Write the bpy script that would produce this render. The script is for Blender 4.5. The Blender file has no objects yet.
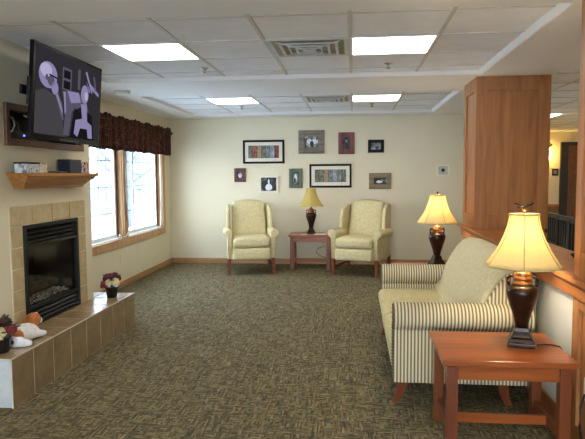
import bpy, bmesh, math, random
from mathutils import Vector, Matrix, Euler
random.seed(7)
PI = math.pi
C = bpy.context.scene.collection
sc = bpy.context.scene

# ------------------------------------------------------------------ materials
def nodes(name):
    m = bpy.data.materials.new(name); m.use_nodes = True
    nt = m.node_tree; nt.nodes.clear()
    out = nt.nodes.new('ShaderNodeOutputMaterial')
    return m, nt, out
def N(nt, t, **kw):
    n = nt.nodes.new(t)
    for k, v in kw.items(): setattr(n, k, v)
    return n
def lin(c):
    return tuple((x/255/12.92 if x/255 <= .04045 else ((x/255+.055)/1.055)**2.4) for x in c)
def rgba(c): return (*lin(c), 1)
def principled(nt, out, rough=.6, metal=0, spec=.5):
    b = N(nt, 'ShaderNodeBsdfPrincipled')
    b.inputs['Roughness'].default_value = rough; b.inputs['Metallic'].default_value = metal
    b.inputs['Specular IOR Level'].default_value = spec
    nt.links.new(b.outputs[0], out.inputs[0]); return b
def ramp(nt, stops, interp='LINEAR'):
    r = N(nt, 'ShaderNodeValToRGB'); r.color_ramp.interpolation = interp
    e = r.color_ramp.elements
    while len(e) < len(stops): e.new(.5)
    for k, (p, c) in enumerate(stops): e[k].position = p; e[k].color = rgba(c)
    return r
def coords(nt, scale=(1,1,1), kind='Object', rot=(0,0,0)):
    t = N(nt, 'ShaderNodeTexCoord'); mp = N(nt, 'ShaderNodeMapping')
    mp.inputs['Scale'].default_value = scale; mp.inputs['Rotation'].default_value = rot
    nt.links.new(t.outputs[kind], mp.inputs[0]); return mp.outputs[0]
def plain(name, col, rough=.6, metal=0, spec=.5, var=.06, vscale=8, bump=0, bscale=60):
    m, nt, out = nodes(name); b = principled(nt, out, rough, metal, spec)
    co = coords(nt)
    n = N(nt, 'ShaderNodeTexNoise'); n.inputs['Scale'].default_value = vscale; n.inputs['Detail'].default_value = 3
    nt.links.new(co, n.inputs['Vector'])
    a = tuple(max(0, c*(1-var)) for c in col); z = tuple(min(255, c*(1+var)) for c in col)
    r = ramp(nt, [(.3, a), (.7, z)]); nt.links.new(n.outputs[0], r.inputs[0]); nt.links.new(r.outputs[0], b.inputs['Base Color'])
    if bump:
        n2 = N(nt, 'ShaderNodeTexNoise'); n2.inputs['Scale'].default_value = bscale; nt.links.new(co, n2.inputs['Vector'])
        bp = N(nt, 'ShaderNodeBump'); bp.inputs['Strength'].default_value = bump; bp.inputs['Distance'].default_value = .01
        nt.links.new(n2.outputs[0], bp.inputs['Height']); nt.links.new(bp.outputs[0], b.inputs['Normal'])
    return m
def wood(name, dark, light, axis='Z', rough=.35, sc_=1.0):
    m, nt, out = nodes(name); b = principled(nt, out, rough)
    s = {'X': (1.2, 14, 14), 'Y': (14, 1.2, 14), 'Z': (14, 14, 1.2)}[axis]
    co = coords(nt, tuple(v*sc_ for v in s))
    n = N(nt, 'ShaderNodeTexNoise'); n.inputs['Scale'].default_value = 1.6; n.inputs['Detail'].default_value = 6; n.inputs['Distortion'].default_value = .6
    nt.links.new(co, n.inputs['Vector'])
    r = ramp(nt, [(.3, dark), (.7, light)]); nt.links.new(n.outputs[0], r.inputs[0]); nt.links.new(r.outputs[0], b.inputs['Base Color'])
    bp = N(nt, 'ShaderNodeBump'); bp.inputs['Strength'].default_value = .05; nt.links.new(n.outputs[0], bp.inputs['Height']); nt.links.new(bp.outputs[0], b.inputs['Normal'])
    return m
def emit(name, col, s):
    m, nt, out = nodes(name); e = N(nt, 'ShaderNodeEmission'); e.inputs[0].default_value = rgba(col); e.inputs[1].default_value = s
    nt.links.new(e.outputs[0], out.inputs[0]); return m

M = {}
M['wall'] = plain('wall_paint', (222, 211, 182), .8, var=.012, vscale=2, bump=.05, bscale=180)
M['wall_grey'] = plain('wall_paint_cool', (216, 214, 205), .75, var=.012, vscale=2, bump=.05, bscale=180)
M['tile_c'] = plain('ceiling_tile', (238, 238, 238), .9, var=.02, vscale=5, bump=.3, bscale=220)
M['soffit'] = plain('soffit_paint', (236, 233, 228), .85, var=.01, vscale=2)
M['tbar'] = plain('grid_bar_paint', (205, 202, 194), .6, var=.02)
M['oak'] = wood('oak_panel', (146, 92, 46), (178, 120, 66), 'Z', .5)
M['oak_y'] = wood('oak_ledge', (146, 86, 40), (182, 114, 60), 'Y', .4)
M['oak_win'] = wood('oak_window', (176, 128, 78), (206, 160, 106), 'Z', .4)
M['oak_base'] = wood('oak_baseboard', (160, 118, 74), (190, 146, 96), 'Y', .4)
M['oak_base_x'] = wood('oak_baseboard_x', (160, 118, 74), (190, 146, 96), 'X', .4)
M['oak_mantel'] = wood('oak_mantel', (150, 98, 48), (184, 128, 70), 'Y', .35)
M['cherry'] = wood('cherry_leg', (98, 48, 24), (128, 66, 34), 'Z', .35)
M['cherry_x'] = wood('cherry_top', (130, 62, 24), (168, 90, 40), 'X', .28)
M['darkframe'] = wood('dark_oak', (88, 56, 32), (118, 76, 44), 'Y', .4)
M['black'] = plain('black_plastic', (16, 16, 17), .3, var=.1)
M['blackm'] = plain('black_metal', (20, 20, 21), .45, .3, var=.1)
M['gloss'] = plain('gloss_black', (8, 8, 9), .5, spec=.15, var=.05)
M['dbrown'] = plain('niche_dark', (34, 26, 22), .6)
M['white'] = plain('white_plastic', (226, 225, 218), .4, var=.01)
M['offwhite'] = plain('cream_paint', (224, 216, 196), .6, var=.02)
M['chairfab'] = plain('armchair_fabric', (204, 190, 146), .9, var=.05, vscale=35, bump=.25, bscale=140, spec=.2)
M['sofafab'] = plain('sofa_fabric', (200, 188, 150), .9, var=.05, vscale=40, bump=.25, bscale=160, spec=.2)
M['seatfab_lit'] = plain('seat_fabric_lamplit', (202, 188, 140), .9, var=.05, vscale=40, bump=.25, bscale=160, spec=.2)  # sofa fabric with yellow lamp light tinted into the colour
M['piping'] = plain('piping_fabric', (170, 160, 120), .9, var=.04)
M['bronze'] = plain('dark_bronze', (46, 30, 20), .28, .55, var=.35, vscale=14)
M['gold'] = plain('bronze_gold', (150, 96, 52), .3, .6, var=.35, vscale=30)
M['cord'] = plain('cord_black', (22, 20, 20), .5)
M['grout'] = plain('grout', (220, 206, 176), .8, var=.03)
M['brownband'] = plain('shade_trim', (196, 178, 118), .8)
M['chrome'] = plain('chrome', (190, 190, 190), .2, .9, var=.03)
M['rubberd'] = plain('dark_chair_paint', (34, 30, 28), .4)

def stripes(name, a, b_, pitch, axis=0, duty=.5):
    m, nt, out = nodes(name); b = principled(nt, out, .85, 0, .2)
    t = N(nt, 'ShaderNodeTexCoord'); sx = N(nt, 'ShaderNodeSeparateXYZ'); nt.links.new(t.outputs['Object'], sx.inputs[0])
    mu = N(nt, 'ShaderNodeMath', operation='MULTIPLY'); mu.inputs[1].default_value = 2*PI/pitch; nt.links.new(sx.outputs[axis], mu.inputs[0])
    si = N(nt, 'ShaderNodeMath', operation='SINE'); nt.links.new(mu.outputs[0], si.inputs[0])
    ma = N(nt, 'ShaderNodeMapRange'); ma.inputs[1].default_value = -1; ma.inputs[2].default_value = 1; nt.links.new(si.outputs[0], ma.inputs[0])
    r = ramp(nt, [(duty-.2, a), (duty+.2, b_)]); nt.links.new(ma.outputs[0], r.inputs[0]); nt.links.new(r.outputs[0], b.inputs['Base Color'])
    return m
M['stripe'] = stripes('striped_fabric', (122, 110, 88), (214, 202, 166), .0215)

def carpet():
    m, nt, out = nodes('carpet'); b = principled(nt, out, .95, 0, .1)
    def ns(scale, sx, sy, det=2, off=0):
        co = coords(nt, (sx, sy, 1)); n = N(nt, 'ShaderNodeTexNoise'); n.inputs['Scale'].default_value = scale; n.inputs['Detail'].default_value = det
        ad = N(nt, 'ShaderNodeVectorMath', operation='ADD'); ad.inputs[1].default_value = (off, off, off); nt.links.new(co, ad.inputs[0]); nt.links.new(ad.outputs[0], n.inputs['Vector']); return n
    def cell(lx, ly, seed):
        t = N(nt, 'ShaderNodeTexCoord'); sp = N(nt, 'ShaderNodeSeparateXYZ'); nt.links.new(t.outputs['Object'], sp.inputs[0])
        a, b_ = (0, 1) if lx > ly else (1, 0)
        def mth(op, x, y=None):
            n = N(nt, 'ShaderNodeMath', operation=op)
            for k, q in enumerate((x, y)):
                if q is None: continue
                if isinstance(q, (int, float)): n.inputs[k].default_value = q
                else: nt.links.new(q, n.inputs[k])
            return n.outputs[0]
        L_, S_ = max(lx, ly), min(lx, ly)
        row = mth('FLOOR', mth('DIVIDE', sp.outputs[b_], S_)); rn = N(nt, 'ShaderNodeTexWhiteNoise', noise_dimensions='1D'); nt.links.new(mth('ADD', row, seed), rn.inputs['W'])
        col = mth('FLOOR', mth('ADD', mth('DIVIDE', sp.outputs[a], L_), mth('MULTIPLY', rn.outputs[0], 7)))
        cb = N(nt, 'ShaderNodeCombineXYZ'); nt.links.new(row, cb.inputs[0]); nt.links.new(col, cb.inputs[1]); cb.inputs[2].default_value = seed
        w = N(nt, 'ShaderNodeTexWhiteNoise', noise_dimensions='3D'); nt.links.new(cb.outputs[0], w.inputs['Vector']); return w
    h = cell(.045, .009, 3.0); v = cell(.009, .08, 8.0); blk = cell(.03, .029, 5.0); soft = ns(1, 45, 45, 2)
    mr = N(nt, 'ShaderNodeMapRange'); mr.inputs[1].default_value = .3; mr.inputs[2].default_value = .7; nt.links.new(blk.outputs[0], mr.inputs[0])
    mx0 = N(nt, 'ShaderNodeMix'); nt.links.new(mr.outputs[0], mx0.inputs[0]); nt.links.new(h.outputs[0], mx0.inputs[2]); nt.links.new(v.outputs[0], mx0.inputs[3])
    mx = N(nt, 'ShaderNodeMix'); mx.inputs[0].default_value = .35; nt.links.new(mx0.outputs[0], mx.inputs[2]); nt.links.new(soft.outputs[0], mx.inputs[3])
    r = ramp(nt, [(.12, (72, 72, 64)), (.35, (98, 96, 82)), (.55, (122, 117, 99)), (.75, (146, 139, 116)), (.92, (176, 168, 140))])
    nt.links.new(mx.outputs[0], r.inputs[0])
    # teal / brown hue drift of the yarns
    hue = ns(1, 30, 30, 1, 11); r2 = ramp(nt, [(.35, (124, 126, 116)), (.5, (134, 126, 113)), (.65, (142, 126, 108))]); nt.links.new(hue.outputs[0], r2.inputs[0])
    mm = N(nt, 'ShaderNodeMix', data_type='RGBA', blend_type='MULTIPLY'); mm.inputs[0].default_value = 1
    nt.links.new(r.outputs[0], mm.inputs[6]); nt.links.new(r2.outputs[0], mm.inputs[7])
    g = N(nt, 'ShaderNodeMix', data_type='RGBA', blend_type='MULTIPLY'); g.inputs[0].default_value = 1; g.inputs[7].default_value = (3.6, 3.6, 3.5, 1)
    nt.links.new(mm.outputs[2], g.inputs[6]); nt.links.new(g.outputs[2], b.inputs['Base Color'])
    bp = N(nt, 'ShaderNodeBump'); bp.inputs['Strength'].default_value = .4; bp.inputs['Distance'].default_value = .01
    nt.links.new(mx.outputs[0], bp.inputs['Height']); nt.links.new(bp.outputs[0], b.inputs['Normal'])
    return m
M['carpet'] = carpet()
M['vinyl'] = plain('pale_flooring', (200, 186, 156), .5, var=.04)

def tile(name, a, c, rough, vs=7):
    m, nt, out = nodes(name); b = principled(nt, out, rough)
    co = coords(nt); n = N(nt, 'ShaderNodeTexNoise'); n.inputs['Scale'].default_value = vs; n.inputs['Detail'].default_value = 6; n.inputs['Roughness'].default_value = .75
    nt.links.new(co, n.inputs['Vector']); r = ramp(nt, [(.3, a), (.7, c)]); nt.links.new(n.outputs[0], r.inputs[0]); nt.links.new(r.outputs[0], b.inputs['Base Color']); return m
M['tile_s'] = tile('surround_tile', (172, 150, 108), (198, 178, 138), .45, 12)
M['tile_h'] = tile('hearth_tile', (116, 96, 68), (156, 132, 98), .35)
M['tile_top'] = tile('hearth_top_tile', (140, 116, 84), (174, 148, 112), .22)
M['tile_daylit'] = tile('daylit_end_tile', (176, 182, 182), (204, 208, 206), .35)  # hearth end tile, bluish window light painted in as pale grey

def glass():
    m, nt, out = nodes('window_glass'); t = N(nt, 'ShaderNodeBsdfTransparent'); g = N(nt, 'ShaderNodeBsdfGlossy'); g.inputs['Roughness'].default_value = .02
    lw = N(nt, 'ShaderNodeLayerWeight'); pw = N(nt, 'ShaderNodeMath', operation='POWER'); pw.inputs[1].default_value = 4; nt.links.new(lw.outputs['Facing'], pw.inputs[0]); f = N(nt, 'ShaderNodeMath', operation='MULTIPLY_ADD'); f.inputs[1].default_value = .5; f.inputs[2].default_value = .03; nt.links.new(pw.outputs[0], f.inputs[0]); mx = N(nt, 'ShaderNodeMixShader')
    t.inputs[0].default_value = (.94, .97, .98, 1)
    nt.links.new(f.outputs[0], mx.inputs[0]); nt.links.new(t.outputs[0], mx.inputs[1]); nt.links.new(g.outputs[0], mx.inputs[2]); nt.links.new(mx.outputs[0], out.inputs[0]); return m
M['glass'] = glass()
def shade(name, col, tr=.6):
    m, nt, out = nodes(name); d = N(nt, 'ShaderNodeBsdfDiffuse'); t = N(nt, 'ShaderNodeBsdfTranslucent'); mx = N(nt, 'ShaderNodeMixShader')
    co = coords(nt); n = N(nt, 'ShaderNodeTexNoise'); n.inputs['Scale'].default_value = 60; nt.links.new(co, n.inputs['Vector'])
    r = ramp(nt, [(.3, tuple(x*.97 for x in col)), (.7, col)]); nt.links.new(n.outputs[0], r.inputs[0])
    nt.links.new(r.outputs[0], d.inputs[0]); nt.links.new(r.outputs[0], t.inputs[0]); mx.inputs[0].default_value = tr
    nt.links.new(d.outputs[0], mx.inputs[1]); nt.links.new(t.outputs[0], mx.inputs[2]); nt.links.new(mx.outputs[0], out.inputs[0]); return m
M['shade_lit'] = shade('lamp_shade_cream', (250, 236, 188))
M['shade_gold'] = shade('lamp_shade_gold', (232, 208, 128), .45)
M['bulb'] = emit('lit_bulb', (255, 238, 200), 200)
M['panel'] = emit('light_diffuser', (255, 250, 240), 7)
def valance():
    m, nt, out = nodes('valance_fabric'); b = principled(nt, out, .9, 0, .15)
    co = coords(nt, (1, 1, 1)); v = N(nt, 'ShaderNodeTexVoronoi'); v.inputs['Scale'].default_value = 26; v.inputs['Randomness'].default_value = .45
    nt.links.new(co, v.inputs['Vector'])
    r = ramp(nt, [(0, (104, 78, 44)), (.15, (108, 34, 28)), (.4, (72, 24, 24)), (.6, (36, 24, 20))]); nt.links.new(v.outputs['Distance'], r.inputs[0])
    n = N(nt, 'ShaderNodeTexNoise'); n.inputs['Scale'].default_value = 20; nt.links.new(co, n.inputs['Vector'])
    r2 = ramp(nt, [(.4, (70, 34, 26)), (.52, (62, 58, 34)), (.66, (150, 124, 84))]); nt.links.new(n.outputs[0], r2.inputs[0])
    mx = N(nt, 'ShaderNodeMix', data_type='RGBA'); mx.inputs[0].default_value = .2; nt.links.new(r.outputs[0], mx.inputs[6]); nt.links.new(r2.outputs[0], mx.inputs[7])
    nt.links.new(mx.outputs[2], b.inputs['Base Color']); return m
M['valance'] = valance()
def noiseart(name, stops, scale=(1,1,1), ns=10, det=4):
    m, nt, out = nodes(name); b = principled(nt, out, .6, 0, .25)
    co = coords(nt, scale); n = N(nt, 'ShaderNodeTexNoise'); n.inputs['Scale'].default_value = ns; n.inputs['Detail'].default_value = det
    nt.links.new(co, n.inputs['Vector']); r = ramp(nt, stops); nt.links.new(n.outputs[0], r.inputs[0]); nt.links.new(r.outputs[0], b.inputs['Base Color']); return m
M['bw'] = noiseart('photo_print', [(.35, (30, 32, 34)), (.5, (110, 112, 114)), (.65, (215, 215, 210))], ns=14)
M['bwd'] = noiseart('photo_print_dark', [(.35, (28, 28, 30)), (.55, (70, 70, 74)), (.75, (150, 148, 146))], ns=16)
M['art'] = noiseart('marbled_box', [(.35, (150, 158, 162)), (.5, (206, 210, 208)), (.6, (110, 116, 122))], ns=18)
M['artc'] = noiseart('patterned_cream', [(.4, (214, 204, 180)), (.55, (190, 172, 138)), (.65, (226, 220, 204))], ns=30)

# ------------------------------------------------------------------ mesh helpers
def box(bm, x0, x1, y0, y1, z0, z1, mi=0, T=None):
    vs = [bm.verts.new((x, y, z)) for x in (x0, x1) for y in (y0, y1) for z in (z0, z1)]
    F = [(0,1,3,2), (4,6,7,5), (0,4,5,1), (2,3,7,6), (0,2,6,4), (1,5,7,3)]
    for f in F:
        fc = bm.faces.new([vs[i] for i in f]); fc.material_index = mi
    if T: bmesh.ops.transform(bm, matrix=T, verts=vs)
    return vs
def lathe(bm, prof, n=24, c=(0,0,0), mi=0, sq=0.0, smooth=True, mod=None):
    rings = []
    for r, z in prof:
        ring = []
        for k in range(n):
            a = 2*PI*k/n; rr = r*(mod(a, z) if mod else 1)
            ring.append(bm.verts.new((c[0]+rr*math.cos(a), c[1]+rr*math.sin(a), c[2]+z)))
        rings.append(ring)
    for i in range(len(rings)-1):
        for k in range(n):
            f = bm.faces.new((rings[i][k], rings[i][(k+1)%n], rings[i+1][(k+1)%n], rings[i+1][k])); f.smooth = smooth; f.material_index = mi
    return rings
def capends(bm, rings, mi=0):
    a = bm.faces.new(rings[0][::-1]); b = bm.faces.new(rings[-1]); a.material_index = b.material_index = mi
def solid(bm, prof, n=24, c=(0,0,0), mi=0, **k):
    r = lathe(bm, prof, n, c, mi, **k); capends(bm, r, mi); return [v for q in r for v in q]
def tube(bm, pts, r, n=8, mi=0, closed_ends=True):
    pts = [Vector(p) for p in pts]; rings = []; up = Vector((0,0,1))
    for i, p in enumerate(pts):
        t = (pts[min(i+1, len(pts)-1)]-pts[max(i-1, 0)]).normalized()
        a = t.cross(up)
        if a.length < .05: a = t.cross(Vector((1,0,0)))
        a.normalize(); b = t.cross(a); rr = r[i] if isinstance(r, (list, tuple)) else r
        rings.append([bm.verts.new(p+rr*(math.cos(2*PI*k/n)*a+math.sin(2*PI*k/n)*b)) for k in range(n)])
    for i in range(len(rings)-1):
        for k in range(n):
            f = bm.faces.new((rings[i][k], rings[i][(k+1)%n], rings[i+1][(k+1)%n], rings[i+1][k])); f.smooth = True; f.material_index = mi
    if closed_ends: capends(bm, rings, mi)
def prism(bm, poly, ax, a0, a1, mi=0, smooth=False):
    """poly = list of 2D points in the plane normal to axis ax (x: (y,z), y: (x,z), z: (x,y))"""
    def P(p, a): return {'x': (a, p[0], p[1]), 'y': (p[0], a, p[1]), 'z': (p[0], p[1], a)}[ax]
    A = [bm.verts.new(P(p, a0)) for p in poly]; B = [bm.verts.new(P(p, a1)) for p in poly]; n = len(poly)
    for k in range(n):
        f = bm.faces.new((A[k], A[(k+1)%n], B[(k+1)%n], B[k])); f.material_index = mi; f.smooth = smooth
    f = bm.faces.new(A[::-1]); f.material_index = mi; f = bm.faces.new(B); f.material_index = mi
    return A+B
def rbox(bm, x0, x1, y0, y1, z0, z1, r=.03, puff=0, axis=2, n=6, mi=0, T=None, warp=None):
    """soft upholstered block: rounded edges, faces crowned by `puff` along the axis"""
    h = [(x1-x0)/2, (y1-y0)/2, (z1-z0)/2]; c = [(x0+x1)/2, (y0+y1)/2, (z0+z1)/2]
    def vals(hh):
        rr = min(r, hh*.98); core = [-(hh-rr)+2*(hh-rr)*i/n for i in range(n+1)]
        return [-hh, -hh+rr*.3, -hh+rr*.65]+core+[hh-rr*.65, hh-rr*.3, hh]
    V = [vals(q) for q in h]; cache = {}
    def vert(i, j, k):
        key = (i, j, k)
        if key in cache: return cache[key]
        p = Vector((V[0][i], V[1][j], V[2][k])); q = Vector([max(-(h[a]-min(r, h[a]*.98)), min(h[a]-min(r, h[a]*.98), p[a])) for a in range(3)])
        d = p-q
        if d.length > 1e-9: p = q+d.normalized()*min(min(r, h[0]*.98), min(r, h[1]*.98), min(r, h[2]*.98)) if d.length > 0 else p
        o = [a for a in range(3) if a != axis]
        w = (1-(p[o[0]]/h[o[0]])**2)*(1-(p[o[1]]/h[o[1]])**2)
        p[axis] += puff*max(0, w)*(p[axis]/h[axis])
        p = p+Vector(c)
        if warp: p = Vector(warp(p))
        cache[key] = bm.verts.new(p); return cache[key]
    L = [len(v)-1 for v in V]
    def quad(a, b, c_, d):
        try: f = bm.faces.new((a, b, c_, d)); f.smooth = True; f.material_index = mi
        except ValueError: pass
    for i in range(L[0]):
        for j in range(L[1]):
            quad(vert(i,j,0), vert(i,j+1,0), vert(i+1,j+1,0), vert(i+1,j,0)); quad(vert(i,j,L[2]), vert(i+1,j,L[2]), vert(i+1,j+1,L[2]), vert(i,j+1,L[2]))
    for i in range(L[0]):
        for k in range(L[2]):
            quad(vert(i,0,k), vert(i+1,0,k), vert(i+1,0,k+1), vert(i,0,k+1)); quad(vert(i,L[1],k), vert(i,L[1],k+1), vert(i+1,L[1],k+1), vert(i+1,L[1],k))
    for j in range(L[1]):
        for k in range(L[2]):
            quad(vert(0,j,k), vert(0,j,k+1), vert(0,j+1,k+1), vert(0,j+1,k)); quad(vert(L[0],j,k), vert(L[0],j+1,k), vert(L[0],j+1,k+1), vert(L[0],j,k+1))
    vs = list(cache.values())
    if T: bmesh.ops.transform(bm, matrix=T, verts=vs)
    return vs
def ico(bm, c, r, sub=2, mi=0, sx=1, sy=1, sz=1, T=None):
    g = bmesh.ops.create_icosphere(bm, subdivisions=sub, radius=r)
    bmesh.ops.transform(bm, matrix=Matrix.Translation(c) @ (T or Matrix()) @ Matrix.Diagonal((sx, sy, sz, 1)), verts=g['verts'])
    for v in g['verts']:
        for f in v.link_faces: f.smooth = True; f.material_index = mi
    return g['verts']

def obj(name, bm, mats, parent=None, bevel=0, sub=0, smooth_angle=None):
    bmesh.ops.recalc_face_normals(bm, faces=bm.faces)
    me = bpy.data.meshes.new(name); bm.to_mesh(me); bm.free()
    if not isinstance(mats, (list, tuple)): mats = [mats]
    for m in mats: me.materials.append(m if not isinstance(m, str) else M[m])
    o = bpy.data.objects.new(name, me); C.objects.link(o)
    if parent is not None: o.parent = parent
    if bevel:
        b = o.modifiers.new('bevel', 'BEVEL'); b.width = bevel; b.segments = 2; b.limit_method = 'ANGLE'; b.angle_limit = .6
    if sub:
        s = o.modifiers.new('sub', 'SUBSURF'); s.levels = s.render_levels = sub
    return o
def B(): return bmesh.new()
def bx(name, dims, mat, parent=None, bevel=0):
    bm = B(); box(bm, *dims); return obj(name, bm, mat, parent, bevel)
def thing(name, label, cat, loc=(0,0,0), rz=0, group=None):
    o = bpy.data.objects.new(name, None); C.objects.link(o); o.location = loc; o.rotation_euler = (0, 0, rz); o.empty_display_size = .1
    o['label'] = label; o['category'] = cat
    if group: o['group'] = group
    return o
def tag(o, label, cat, group=None, kind=None):
    o['label'] = label; o['category'] = cat
    if group: o['group'] = group
    if kind: o['kind'] = kind
    return o
def struct(o, label=None):
    o['kind'] = 'structure'
    if label: o['label'] = label
    return o
def copy_tree(o, label=None, loc=None, rz=None, parent=None):
    c = o.copy(); C.objects.link(c)
    if parent: c.parent = parent
    if label: c['label'] = label
    if loc is not None: c.location = loc
    if rz is not None: c.rotation_euler = (0, 0, rz)
    for ch in list(o.children): copy_tree(ch, parent=c)
    return c

# ------------------------------------------------------------------ dimensions
XW, XB, YB = -3.0, -2.42, 9.38            # window wall, chimney breast face, back wall
ZT, ZS = 2.409, 2.366                     # recessed ceiling, soffit
XR, XC, XCR = 1.18, 1.16, 1.845           # half wall face, column face, column far side
YF = -3.0                                 # wall behind the viewer
XE, YE = 6.6, 14.0                        # far side of the dining hall

def slab_holes(bm, ax, a0, a1, u0, u1, v0, v1, holes, mi=0):
    """slab normal to ax between a0..a1, spanning u0..u1, v0..v1 (v=z for x/y, y for z), with rectangular holes"""
    us = sorted({u0, u1, *[h[0] for h in holes], *[h[1] for h in holes]}); vs = sorted({v0, v1, *[h[2] for h in holes], *[h[3] for h in holes]})
    for i in range(len(us)-1):
        for j in range(len(vs)-1):
            cu, cv = (us[i]+us[i+1])/2, (vs[j]+vs[j+1])/2
            if any(h[0] < cu < h[1] and h[2] < cv < h[3] for h in holes): continue
            if ax == 'x': box(bm, a0, a1, us[i], us[i+1], vs[j], vs[j+1], mi)
            elif ax == 'y': box(bm, us[i], us[i+1], a0, a1, vs[j], vs[j+1], mi)
            else: box(bm, us[i], us[i+1], vs[j], vs[j+1], a0, a1, mi)

# ---- floor
struct(bx('floor', (-3.2, 1.42, YF, YB+.1, -.1, 0), 'carpet'), 'grey green flecked woven carpet of the lounge')
struct(bx('floor_dining', (1.42, XE, YF, YE, -.1, 0), 'vinyl'), 'pale floor of the hall beyond the half wall')
# ---- walls
OP = [(5.91, 7.36, .63, 2.05), (7.48, 8.93, .63, 2.05)]
bm = B(); slab_holes(bm, 'x', XW-.15, XW, YF, YB+.1, 0, 2.6, [(a, b, c, d) for a, b, c, d in OP]); struct(obj('wall_left', bm, 'wall'), 'cream painted wall with the window pair')
struct(bx('wall_back', (XW, 2.9, YB, YB+.12, 0, 2.6), 'wall'), 'cream painted end wall hung with pictures')
FW = [(-2.85, -.95, .1, 2.25), (-.8, 1.1, .1, 2.25)]
bm = B(); slab_holes(bm, 'y', YF-.12, YF, XW-.15, XE, 0, 2.6, FW); struct(obj('wall_front', bm, 'wall'), 'cream wall with windows behind the viewer')
for k, (a, b, c, d) in enumerate(FW):
    bm = B(); box(bm, a, b, YF-.08, YF-.04, c, c+.04); box(bm, a, b, YF-.08, YF-.04, d-.04, d); box(bm, a, a+.04, YF-.08, YF-.04, c+.04, d-.04); box(bm, b-.04, b, YF-.08, YF-.04, c+.04, d-.04)
    struct(obj('window_%d' % (k+3), bm, 'oak_win'), 'window behind the viewer')
struct(bx('wall_hall_right', (XE, XE+.12, YF, YE, 0, 2.6), 'wall'))
struct(bx('wall_hall_back', (2.8, XE, YE, YE+.12, 0, 2.7), 'wall'), 'distant cream wall with sconce and door')
struct(bx('wall_hall_left', (2.78, 2.9, YB+.12, YE, 0, 2.7), 'wall'))
# ---- chimney breast with niche and firebox holes
NI = (3.92, 4.99, 1.72, 1.92); FB = (4.04, 4.885, .32, 1.09)
bm = B(); slab_holes(bm, 'x', XB-.03, XB, 2.6, 5.18, 0, ZT, [NI, FB])
box(bm, XW, XB-.03, 5.15, 5.18, 0, ZT); box(bm, XW, XB-.03, 2.6, 2.63, 0, ZT)
struct(obj('wall_chimney', bm, 'wall'), 'painted chimney breast around fireplace and television niche')

# ---- ceiling
TR = [(-2.426, XR, -.6, 1.9), (-2.426, XR, 3.365, 5.65), (-2.48, XR, 6.70, 8.97)]
bm = B()
slab_holes(bm, 'z', ZT, ZT+.05, -3.0, XR+.02, YF, YB, [], 0)
struct(obj('ceiling', bm, 'tile_c'), 'recessed white ceiling tiles')
bm = B(); slab_holes(bm, 'z', ZS, ZT-.001, -3.0, XCR+.01, YF, YB, TR)
struct(obj('ceiling_soffit', bm, 'soffit'), 'lower painted soffit around the tile recesses')
struct(bx('ceiling_hall', (XCR+.01, XE, YF, YE, ZS+.0, ZS+.06), 'tile_c'), 'tiled ceiling of the hall beyond')
# grid bars
gx = [-.024+.61*k for k in (-3, -2, -1, 0, 1)]
rows = [[-.0, .61, 1.22], [3.577, 4.187, 4.797, 5.407], [7.24, 7.85, 8.46]]
bm = B()
for (x0, x1, y0, y1), rw in zip(TR, rows):
    for x in gx: box(bm, x-.013, x+.013, y0, y1, ZT-.006, ZT)
    for y in rw: box(bm, x0, x1, y-.007, y+.007, ZT-.005, ZT)
struct(obj('trim_1', bm, 'tbar'), 'metal grid bars between ceiling tiles')
bm = B()
for x in [2.2+.61*k for k in range(8)]: box(bm, x-.012, x+.012, YF, YE, ZS-.006, ZS)
for y in [.2+.61*k for k in range(22)]: box(bm, XCR+.02, XE, y-.012, y+.012, ZS-.005, ZS)
struct(obj('trim_2', bm, 'tbar'), 'grid bars of the hall ceiling')
bm = B()
for (x0, x1, y0, y1) in TR[1:]:
    prism(bm, [(x1, ZT), (x1, ZS-.004), (x1-.012, ZS+.004), (x1-.03, ZT)], 'y', y0, y1)
struct(obj('trim_3', bm, 'soffit'), 'pale moulding along the right edge of the ceiling recesses')
# ---- columns
def column(name, y0, y1, label):
    bm = B()
    i = .02
    box(bm, XC+i, XCR-i, y0+i, y1-i, 0, ZS)                                   # recessed core
    def frame(z0, z1):
        s = .085
        for (a, b) in ((y0, y0+s), (y1-s, y1)):                               # left and right faces stiles
            box(bm, XC, XC+i, a, b, z0, z1); box(bm, XCR-i, XCR, a, b, z0, z1)
        for (a, b) in ((z0, z0+.13), (z1-.13, z1)):
            box(bm, XC, XC+i, y0+s, y1-s, a, b); box(bm, XCR-i, XCR, y0+s, y1-s, a, b)
        s = .105
        for yy0, yy1 in ((y0, y0+i), (y1-i, y1)):
            box(bm, XC+i, XC+s, yy0, yy1, z0, z1); box(bm, XCR-s, XCR-i, yy0, yy1, z0, z1)
            for (a, b) in ((z0, z0+.13), (z1-.13, z1)): box(bm, XC+s, XCR-s, yy0, yy1, a, b)
    frame(0, .875); frame(.915, ZS)
    return struct(obj(name, bm, 'oak', bevel=.002), label)
column('column', 5.78, 6.38, 'oak panelled column behind the sofa')
column('column', 2.60, 3.20, 'oak panelled column at the right edge beside the near end table')
# ---- half wall, ledge, fascia
struct(bx('wall_right', (XR, 1.40, 3.2, 5.78, 0, .87), 'wall_grey'), 'low painted half wall behind the sofa')
bm = B()
slab_holes(bm, 'z', .885, .915, 1.12, 1.46, 2.55, 6.38, [(XC+.003, 1.5, 2.5, 3.2), (XC+.003, 1.5, 5.78, 6.5)])

prism(bm, [(1.13, .885), (XC, .885), (XC, .80), (1.148, .80), (1.146, .86)], 'y', 2.6, 6.38)
box(bm, XC, XR, 3.2, 5.78, .80, .885)
struct(obj('trim_4', bm, 'oak_y', bevel=.003), 'oak ledge capping the half wall')
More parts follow.
